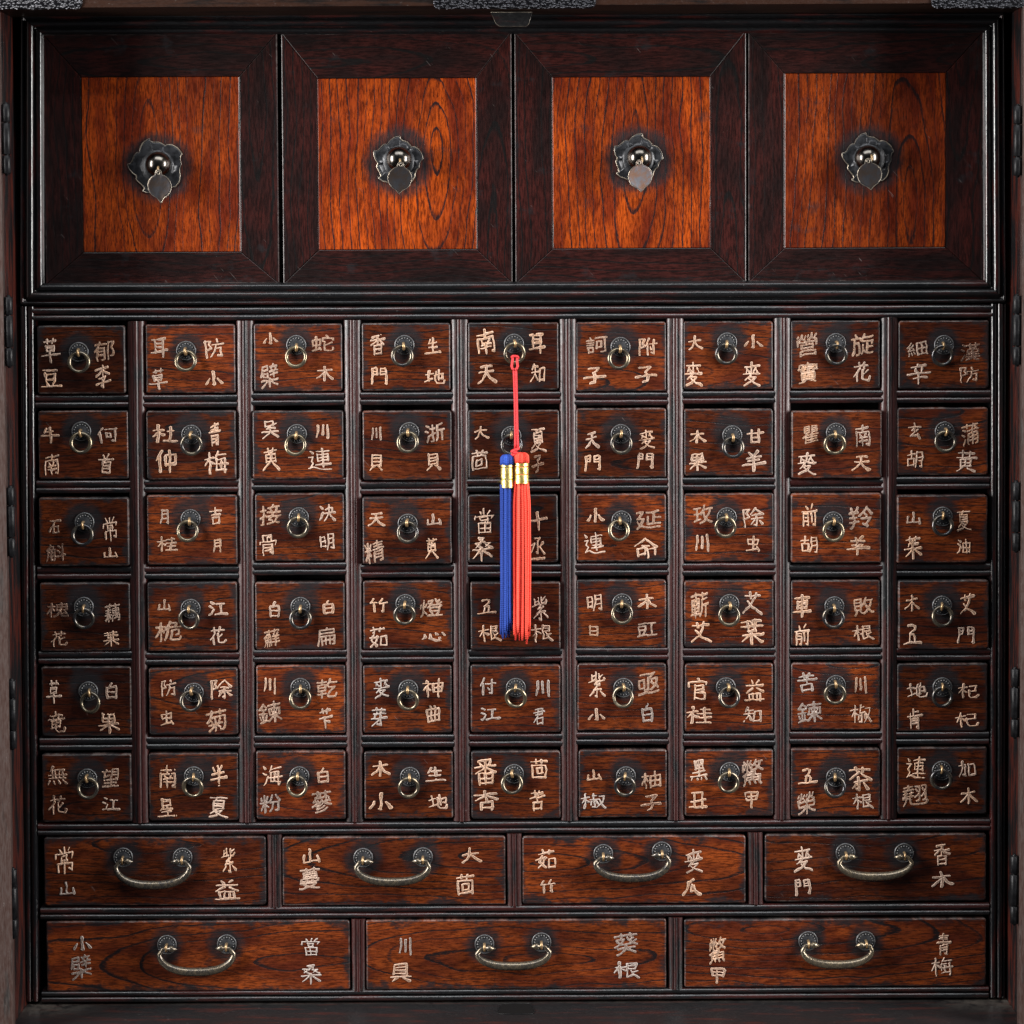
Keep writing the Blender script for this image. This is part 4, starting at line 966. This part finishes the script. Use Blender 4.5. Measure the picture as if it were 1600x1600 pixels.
# ---- wide drawers with bail handles
BIG = [((6,0),(68,1308.5,416,1414),(192.5,1339.5),(285.5,1339.5),178,298,1386,.80,.25,.35),
       ((6,1),(441,1308,790,1413.5),(567.5,1340),(661,1339),554,672.5,1383,.88,.25,.45),
       ((6,2),(816,1307,1165,1411),(942.5,1334),(1034,1330),928,1048,1379,1.02,.2,.35),
       ((6,3),(1195,1304,1541,1407.5),(1321,1332.5),(1412.5,1332.5),1309,1427.5,1378,.68,.5,.7),
       ((7,0),(72,1440,547,1547),(261,1476),(354.5,1475),246,367,1522,1.05,.2,.45),
       ((7,1),(572,1438,1041,1544.5),(757,1475),(846,1472),743,861,1515.5,1.0,.2,.5),
       ((7,2),(1069,1437,1541,1540.5),(1262.5,1470),(1352.5,1470),1252,1365,1515.5,1.02,.2,.75)]
for key, (u0, v0, u1, v1), pa, pb, hl, hr, hb, tone, worn, tint in BIG:
    y = -3.0
    me, cen, hx, hz = slab(u0, v0, u1, v1, y)
    d = link('drawer', me, M['drawer'], cab, cen, tiny_rot(.2))
    d['label'] = 'wide drawer with a curved bronze bail handle'
    A = P(*pa, y) - cen; Bq = P(*pb, y) - cen
    setwood(d, hx, hz, tone, worn, (A.x, 20.0, A.z - 2), (Bq.x, 20.0, Bq.z - 2), random.uniform(-hx, hx), random.choice((-1, 1)) * random.uniform(5, 60))
    zt = [A.z - 3.5, Bq.z - 3.5]
    Lh, Rh, Bt = P(hl, pa[1], y - 12) - cen, P(hr, pb[1], y - 12) - cen, P(800, hb, y - 12) - cen
    for q, z in ((A, zt[0]), (Bq, zt[1])):
        link('backplate', PLATE_ME, [M['plate'], M['plate_worn']], d, (q.x, 0, q.z))
        link('eyelet', EYE_ME, M['eyelet'], d, (q.x, 0, z), Euler((0, 0, 0)))
    # handle
    xl, xr = Lh.x + 2.4, Rh.x - 2.4
    zb = Bt.z + 6.0
    zm = (zt[0] + zt[1]) / 2
    mid = (xl + xr) / 2; hw = (xr - xl) / 2
    pts, rad = [], []
    yb = -10.5
    pts += [(A.x + 17.5, yb, zt[0] - 1), (A.x + 13.5, yb, zt[0] - .8), (A.x + 10, yb, zt[0] - .3), (A.x + 6, yb, zt[0]), (A.x + 4, yb, zt[0]), (A.x, yb, zt[0]), (A.x - 5, yb, zt[0] - .3)]
    rad += [.5, 2.6, 5.0, 5.2, 3.0, 2.7, 2.8]
    N = 30
    for k in range(N + 1):
        t = k / N
        ph = math.pi * (1.0 + t)                   # left -> bottom -> right
        ex = mid + hw * math.copysign(abs(math.cos(ph)) ** .82, math.cos(ph))
        zl = zt[0] * (1 - t) + zt[1] * t - 9
        ez = zl + (zl - zb) * -abs(math.sin(ph)) ** 1.0
        pts.append((ex, yb - 2.0 * math.sin(math.pi * t), ez))
        rad.append(3.8 + 3.0 * math.sin(math.pi * t) ** 1.1)
    pts += [(Bq.x + 5, yb, zt[1] - .3), (Bq.x, yb, zt[1]), (Bq.x - 4, yb, zt[1]), (Bq.x - 6, yb, zt[1]), (Bq.x - 10, yb, zt[1] - .3), (Bq.x - 13.5, yb, zt[1] - .8), (Bq.x - 17.5, yb, zt[1] - 1)]
    rad += [2.8, 2.7, 3.0, 5.2, 5.0, 2.6, .5]
    b = MB(); b.tube(pts, rad, 12)
    o = link('bail_handle', fix_normals(b.mesh('bail_handle')), M['bail'], d)
    o['tint'] = tint
    write(key, d, cen, y, None)

# ---- the four panel doors
ROSE = [(840,290),(832,340),(870,400),(960,430),(1005,490),(1020,530),(1090,515),(1160,540),(1230,620),(1268,740),(1215,760),(1168,820),(1165,890),(1110,925),
        (1085,980),(1090,1060),(1050,1150),(960,1215),(925,1190),(880,1190),(830,1240),(760,1280),(690,1290),(705,1240),(660,1180),(580,1160),(480,1150),(400,1090),(470,1060),(462,990),(390,870),(440,810),
        (380,760),(322,660),(312,570),(380,582),(430,560),(500,480),(560,460),(600,485),(640,390),(730,310)]
def rosette_mesh(ang, sc):
    pts = []
    for x, y in ROSE:
        dx, dz = (x - 800) * .08125 * sc, (800 - y) * .08125 * sc
        q = math.hypot(dx, dz); q = (.74 * q + .26 * 39.0 * sc) / q; dx *= q; dz *= q
        pts.append((dx * math.cos(ang) - dz * math.sin(ang), dx * math.sin(ang) + dz * math.cos(ang)))
    # smooth the outline once
    sm = []
    for i in range(len(pts)):
        p, q = pts[i], pts[(i + 1) % len(pts)]
        sm += [(p[0] * .86 + q[0] * .14, p[1] * .86 + q[1] * .14), (p[0] * .14 + q[0] * .86, p[1] * .14 + q[1] * .86)]
    m = len(sm); b = MB(); vs = []
    for k, h in ((1.0, -1), (1.0, 1.6), (.93, 2.4), (.70, 1.6), (.55, 1.8), (.5, 4.2), (.3, 4.6)):
        for x, z in sm:
            L = math.hypot(x, z)
            if k >= .7: q = k
            else: q = k * (24.0 / max(L, 1)) * 1.9
            vs.append((x * q, -h, z * q))
    fs = [(i * m + j, i * m + (j + 1) % m, (i + 1) * m + (j + 1) % m, (i + 1) * m + j) for i in range(6) for j in range(m)]
    b.add(vs, fs, True)
    b.add(vs[-m:], [tuple(range(m))])
    b.tube([(x, -1.8, z) for x, z in sm], .8, 6, True, mi=1)
    return fix_normals(b.mesh('rosette'))

def tag_mesh(rad, tip):
    """pear shaped drop with a pierced neck and a pointed tip"""
    out = []
    nw = 4.6                                   # half width of the pierced neck
    for k in range(9):
        a = math.radians(20 + 140 * k / 8)
        out.append((nw * math.cos(a), rad + 2.8 + nw * math.sin(a)))
    for k in range(41):
        a = math.radians(107 + 326 * k / 40)
        x, z = rad * math.cos(a), rad * math.sin(a)
        dd = abs(math.degrees(a) - 270)
        if dd < 22: z -= tip * (1 - dd / 22) ** 1.3
        out.append((x, z))
    m = len(out); b = MB(); vs = []
    for q, h in ((1.0, -1.2), (1.0, .6), (.95, 1.3), (.86, .9), (.4, .7)):
        for x, z in out: vs.append((x * q, -h, z * q))
    fs = [(i * m + j, i * m + (j + 1) % m, (i + 1) * m + (j + 1) % m, (i + 1) * m + j) for i in range(4) for j in range(m)]
    b.add(vs, fs, True); b.add(vs[-m:], [tuple(range(m))])
    b.add(vs[:m], [tuple(range(m))[::-1]])
    b.tube([(x, -.9, z) for x, z in out], .55, 6, True, mi=1)
    hz_ = rad + 2.8
    b.lathe([(2.9, .2), (2.9, 1.7), (1.9, 1.7), (1.9, .4)], 14, (0, 0, hz_), mi=1)
    b.lathe([(1.9, 1.0), (1.8, 1.05), (.1, 1.05)], 14, (0, 0, hz_), mi=2)
    return fix_normals(b.mesh('drop_tag'))

DOORS = [((66, 53, 436.5, 443), (127, 121, 376, 393), (248, 257), (247, 261), (250, 291), 1.12, .35, False, .96, -20, (.55, .35)),
         ((439, 52, 801, 442), (496, 123, 745, 389), (623.6, 249), (623, 254), (625, 279), 1.0, 0.0, False, 1.12, 60, (-1.0, -1.2)),
         ((803.5, 51, 1166, 440.5), (863, 121, 1110, 387), (999, 247), (997, 250), (1000, 276), 1.0, -.1, True, 1.0, 5, (.3, .1)),
         ((1169, 50, 1536, 439), (1226, 115, 1477, 386), (1355, 247), (1358, 250), (1358, 273), 1.04, .2, False, .86, 70, (-.6, .3))]
for (u0, v0, u1, v1), (a0, b0, a1, b1), kn, ro, tg, rs, rang, pale_tag, tone, rb, _ in DOORS:
    y = 3.0
    A, B = P(u0, v0, y), P(u1, v1, y); c = (A + B) / 2
    hx, hz = (B.x - A.x) / 2, (A.z - B.z) / 2
    pA, pB = P(a0, b0, y) - c, P(a1, b1, y) - c
    b = MB()
    O = [(-hx, hz), (hx, hz), (hx, -hz), (-hx, -hz)]
    I = [(pA.x, pA.z), (pB.x, pA.z), (pB.x, pB.z), (pA.x, pB.z)]
    for k in range(4):
        quad = [Vector((*O[k], 0)), Vector((*O[(k + 1) % 4], 0)), Vector((*I[(k + 1) % 4], 0)), Vector((*I[k], 0))]
        cc = sum(quad, Vector()) / 4
        rings = []
        for ins, h in ((.25, -30), (.25, -1.0), (.6, -.35), (1.3, 0)):
            rr = []
            for i in range(4):
                p, q, w = quad[i], quad[(i + 1) % 4], quad[i - 1]
                e1 = (q - p).normalized(); e2 = (w - p).normalized()
                s = abs(e1.x * e2.y - e1.y * e2.x)
                v = p + (e1 + e2) * (ins / s)
                rr.append((v.x, -h, v.y))
            rings.append(rr)
        vs = [v for r_ in rings for v in r_]
        fs = [(i * 4 + j, i * 4 + (j + 1) % 4, (i + 1) * 4 + (j + 1) % 4, (i + 1) * 4 + j) for i in range(3) for j in range(4)] + [(12, 13, 14, 15)]
        b.add(vs, fs, False, 1 if k in (0, 2) else 0)
    b.box(-hx + 2, hx - 2, 31, 36, -hz + 2, hz - 2)
    d = link('panel_door', fix_normals(b.mesh('panel_door')), [M['door_frame'], M['door_frame_h']], cab, c, tiny_rot(.12))
    setwood(d, hx, hz, 1.0, .7, (9999, 1, 9999), None, random.uniform(-300, 300), 150)
    # panel
    pc = (pA + pB) / 2; px_, pz_ = (pB.x - pA.x) / 2, (pA.z - pB.z) / 2
    b = MB()
    vs = []
    for ins, h in ((0.2, -20), (.2, .2), (.9, .8)):
        for sx, sz in ((-1, 1), (1, 1), (1, -1), (-1, -1)): vs.append((sx * (px_ - ins), -h, sz * (pz_ - ins)))
    b.add(vs, [(i * 4 + j, i * 4 + (j + 1) % 4, (i + 1) * 4 + (j + 1) % 4, (i + 1) * 4 + j) for i in range(2) for j in range(4)] + [(8, 9, 10, 11)])
    pn = link('panel', fix_normals(b.mesh('panel')), M['panel'], d, (pc.x, 0, pc.z))
    R = P(*ro, y) - c; K = P(*kn, y - 14) - c; G_ = P(*tg, y - 34) - c
    setwood(pn, px_, pz_, tone, .45, (R.x - pc.x, 46.0, R.z - pc.z), None, random.uniform(-60, 60), rb)
    link('rosette', rosette_mesh(rang, rs), [M['rosette'], M['rim']], d, (R.x, -1, R.z))
    b = MB()
    kr = 20.0
    b.lathe([(13, 0), (13, 4)] + [(kr * math.cos(t), 16 + kr * math.sin(t)) for t in [math.radians(-45 + q * 134 / 16) for q in range(17)]], 36)
    link('knob', fix_normals(b.mesh('knob')), M['knob'], d, (K.x, -2, K.z))
    b = MB()
    b.tube([(0, -7 * math.cos(a) , 6.5 * math.sin(a)) for a in [math.radians(q) for q in range(-110, 111, 20)]], 1.7, 8)
    link('eyelet', fix_normals(b.mesh('eyelet')), M['eyelet'], d, (K.x + 1, -34, G_.z + 24), Euler((0, .15, .25)))
    t = link('drop_tag', tag_mesh(18.5, 6.0 + random.uniform(-1, 2)), [M['tag_pale'] if pale_tag else M['tag'], M['rim'], M['void']], d, (G_.x, -37, G_.z),
             Euler((math.radians(14), random.uniform(-.12, .12), math.radians(random.uniform(-8, 8)))))
    if pale_tag: t['label'] = 'drop tag of pale copper'

# ---- strap hinges and open outer doors
for side, us, vs_ in ((0, [(10, 217), (14, 518), (17, 815), (19, 1116), (20.5, 1411)], 53), (1, [(1590, 220), (1589, 516), (1588, 807), (1586, 1098), (1585, 1390)], 53)):
    for u, v in us:
        q = P(u, v, -DF - 6)
        b = MB()
        for z0, z1 in ((-52, -25), (-23.5, 23.5), (25, 52)):
            b.tube([(0, 0, z0), (0, 0, z0 + .8), (0, 0, z1 - .8), (0, 0, z1)], [5.6, 6.4, 6.4, 5.6], 14)
        b.tube([(0, 0, -55), (0, 0, -53), (0, 0, 53), (0, 0, 55)], [2.0, 3.4, 3.4, 2.0], 10)
        sgn = 1 if side == 0 else -1
        b.box(min(0, sgn * 12), max(0, sgn * 12), 3.5, 5.6, -50, 50) if False else None
        link('hinge', fix_normals(b.mesh('hinge')), M['hinge'], cab, q)
    hp = P(us[2][0], 800, -DF - 6)
    w = 760.0
    sgn = -1 if side == 0 else 1
    b = MB()
    z0, z1 = ZB - 40 - hp.z, ZT - 6 - hp.z
    xa, xb = min(sgn * 6, sgn * w), max(sgn * 6, sgn * w)
    b.box(xa + 60, xb - 60, -2, 11, z0 + 60, z1 - 60)
    for q0, q1 in ((xa, xa + 70), (xb - 70, xb)): b.box(q0, q1, -8, 14, z0, z1)
    for q0, q1 in ((z0, z0 + 70), (z1 - 70, z1)): b.box(xa + 70.5, xb - 70.5, -7.6, 13.6, q0, q1)
    o = link('outer_door', b, M['outer_door'], cab, hp, Euler((0, 0, -sgn * math.radians(6))))

# ---- metal mounts on the top rail, lock notches
def mount(u0, u1, v1):
    A = P(u0, 0, -DF - 3); B = P(u1, v1, -DF - 3)
    w = B.x - A.x; zb = B.z; ztop = A.z + 55
    out = []
    r = 9
    out += [(0, ztop - zb), (w, ztop - zb)]
    for k in range(7):
        a = math.radians(0 - 90 * k / 6); out.append((w - r + r * math.cos(a), r + r * math.sin(a)))
    for k in range(7):
        a = math.radians(-90 - 90 * k / 6); out.append((r + r * math.cos(a), r + r * math.sin(a)))
    out = out[:2] + out[2:]
    n = len(out)
    b = MB()
    vs = [(x, 2, z) for x, z in out] + [(x, -1, z) for x, z in out] + [(w / 2 + (x - w / 2) * .985, -2.2, 40 + (z - 40) * .95) for x, z in out]
    b.add(vs, [(i * n + j, i * n + (j + 1) % n, (i + 1) * n + (j + 1) % n, (i + 1) * n + j) for i in range(2) for j in range(n)] + [tuple(2 * n + j for j in range(n))])
    link('corner_mount' if u0 < 300 or u1 > 1500 else 'lock_mount', fix_normals(b.mesh('mount')), M['mount'] if u0 < 0 else M['mount_shaded'], cab, (A.x, A.y, zb))
mount(-60, 129, 14); mount(677, 931, 13); mount(1455, 1660, 12)

def trapezoid(name, pts, depth, mat, rim):
    c = sum(pts, Vector()) / len(pts)
    n = len(pts); b = MB()
    vs = [p - c + depth for p in pts] + [p - c for p in pts]
    b.add(vs, [(j, (j + 1) % n, n + (j + 1) % n, n + j) for j in range(n)] + [tuple(n + j for j in range(n))])
    b.tube([p - c for p in pts], .5, 6, True, mi=1)
    return link(name, fix_normals(b.mesh(name)), [mat, rim], cab, c)
yk = -60
trapezoid('lock_keep', [P(767, 19, yk), P(831.5, 19, yk), P(826, 38, yk), P(822, 41, yk), P(781, 41, yk), P(775, 37, yk)], Vector((0, 14, 0)), M['ledge'], M['rim'])
def on_ledge(u, v):
    d = ROT @ Vector(((u - CX) / FOC, -(v - CY) / FOC, -1.0)); t = (ZB + .8 - CAMPOS.z) / d.z
    return CAMPOS + d * t
trapezoid('bolt_socket', [on_ledge(785, 1568.5), on_ledge(828, 1568), on_ledge(836, 1580), on_ledge(832, 1584), on_ledge(780, 1584), on_ledge(777, 1580)], Vector((0, 0, -2)), M['void'], M['hinge'])  # near-black plate stands in for the shade inside the notch

# ================================================================== THE TASSEL
yT = -20.0
RC = P(804, 552, -11)
org = P(804, 566, -12)
tas = bpy.data.objects.new('tassel', None); COL.objects.link(tas)
tas.location = org * S
tas['label'] = 'blue and red double tassel with gold bands hanging on a red cord'
tas['category'] = 'tassel'
def L(u, v, y=yT): return P(u, v, y) - org
b = MB()
# lark's head over the ring: loop behind the ring and over its lower bar
b.tube([L(799.5, 558, -17), L(801.5, 556.5, -20), L(805.5, 556.5, -21), L(808.5, 557, -20), L(810, 560, -17)], 2.1, 8)
b.tube([L(801.5, 557, -19), L(800.5, 565, -20), L(799.5, 572, -20), L(800.5, 576, -21), L(803, 578, -22)], 2.0, 8)
b.tube([L(808, 557, -19), L(808, 566, -20), L(809, 572, -20), L(807.5, 576, -21), L(804.5, 578, -22)], 2.0, 8)
for k, du in ((0, -1.4), (1, 1.9)):
    pts = []
    for i in range(16):
        t = i / 15
        u = 804 + 3.2 * t + du * (.75 + .85 * t) + .9 * math.sin(t * 3 + k * 2); v = 579 + t * 122
        pts.append(L(u, v, -21.5 - k * .6 + 1.0 * math.sin(t * 3.1)))
    b.tube(pts, 1.95, 8)
link('cord', fix_normals(b.mesh('cord')), M['cord'], tas)
b = MB()
kc = L(805, 704, -23)
for i, (dx, dz, r, tilt) in enumerate(((0, 1, 5.0, .5), (.5, -3, 4.6, -.5), (-1, -6.5, 3.6, .6))):
    b.tube([(kc.x + dx + r * math.cos(a), kc.y + r * .8 * math.sin(a), kc.z + dz + r * tilt * math.cos(a)) for a in [q * 2 * math.pi / 14 for q in range(14)]], 2.5, 8, True)
b.tube([kc + Vector((-2, -1, -3)), L(800, 711, -24), L(795, 716, -22)], 2.2, 8)
b.tube([kc + Vector((2, -1, -3)), L(811, 710, -24), L(815, 714, -22)], 2.4, 8)
link('knot', fix_normals(b.mesh('knot')), M['cord'], tas)

def head(u, v, r, mat, name):
    q = L(u, v, -23); b = MB()
    for k in range(22):                        # gathered threads folding over the top
        a = k * 2 * math.pi / 22
        pts = [(q.x + r * s * math.cos(a), q.y + r * s * math.sin(a), q.z + z) for s, z in ((.05, 5.6), (.35, 5.4), (.7, 4.4), (.92, 1.8), (.95, -4), (.95, -9))]
        n0 = len(b.v)
        b.tube(pts, r * .17, 6)
        b.shade += [random.uniform(.1, .9)] * (len(b.v) - n0)
    link(name, fix_normals(b.mesh(name)), mat, tas)
def ferrule(u, v0, v1, r, band, bands):
    T0, B0 = L(u, v0, -23), L(u, v1, -23)
    b = MB(); h = T0.z - B0.z; c = B0; n = 36
    prof = [(r * .9, h), (r, h - .8)]
    for t in bands: prof += [(r, h * (1 - t) + 1.0), (r - .5, h * (1 - t) + .5), (r - .5, h * (1 - t) - .5), (r, h * (1 - t) - 1.0)]
    prof += [(r, .8), (r * .9, 0)]
    vs = [(c.x + p * math.cos(k * 2 * math.pi / n), c.y + p * math.sin(k * 2 * math.pi / n), c.z + z) for p, z in prof for k in range(n)]
    for i in range(len(prof) - 1):
        mi = 1 if abs(prof[i][0] - (r - .5)) < .01 and abs(prof[i + 1][0] - (r - .5)) < .01 else 0
        o = len(b.v)
        b.add(vs[i * n:(i + 2) * n], [(k, (k + 1) % n, n + (k + 1) % n, n + k) for k in range(n)], True, mi)
    link('ferrule', fix_normals(b.mesh('ferrule')), [M['gold'], band], tas)
head(792.5, 717, 10, M['blue'], 'blue_head')
head(814.5, 714, 11, M['red'], 'red_head')
ferrule(792.5, 720, 762, 9.8, M['darkband'], (.24, .67))
ferrule(815.0, 716, 755.5, 11.2, M['redband'], (.32, .62))
def fringe(name, u, v0, v1, r0, r1, count, mat, seed, drift=0.0, stray=None):
    rng = random.Random(seed); b = MB(); top = L(u, v0, -23)
    for k in range(count):
        f = math.sqrt((k + .5) / count); a = k * 2.39996
        x0, y0 = f * math.cos(a), f * math.sin(a)
        end = v1 + rng.choice((0, 0, -4, -14)) + rng.uniform(-7, 6)
        Lz = (L(u, end, -23)).z - top.z
        ph, am = rng.uniform(0, 6), rng.uniform(.2, .8)
        pts = []
        sx = rng.uniform(-1.3, 1.3); n = 18
        for i in range(n + 1):
            t = i / n
            sp = min(1, t * 7); rx = r0 + (r1 - r0) * sp
            ss = drift * t
            x = x0 * rx + ss + sx * t * t * 1.6 + am * math.sin(t * 5 + ph) * t
            if stray and k in stray: x += stray[k] * t ** 2
            y = y0 * rx * .72 + am * math.cos(t * 4 + ph) * t
            pts.append((top.x + x, top.y + y, top.z + 3 + (Lz - 3) * t))
        n0 = len(b.v)
        b.tube(pts, [rng.uniform(1.75, 2.15)] * n + [1.4], 7)
        b.shade += [rng.uniform(0, 1)] * (len(b.v) - n0)
    link(name, fix_normals(b.mesh(name)), mat, tas)
fringe('blue_fringe', 790.8, 760, 994, 8.6, 8.2, 22, M['blue'], 3, -1.5, {1: 9, 4: 11})
fringe('red_fringe', 814.2, 754, 1000, 10.5, 13.4, 36, M['red'], 5, -.6)
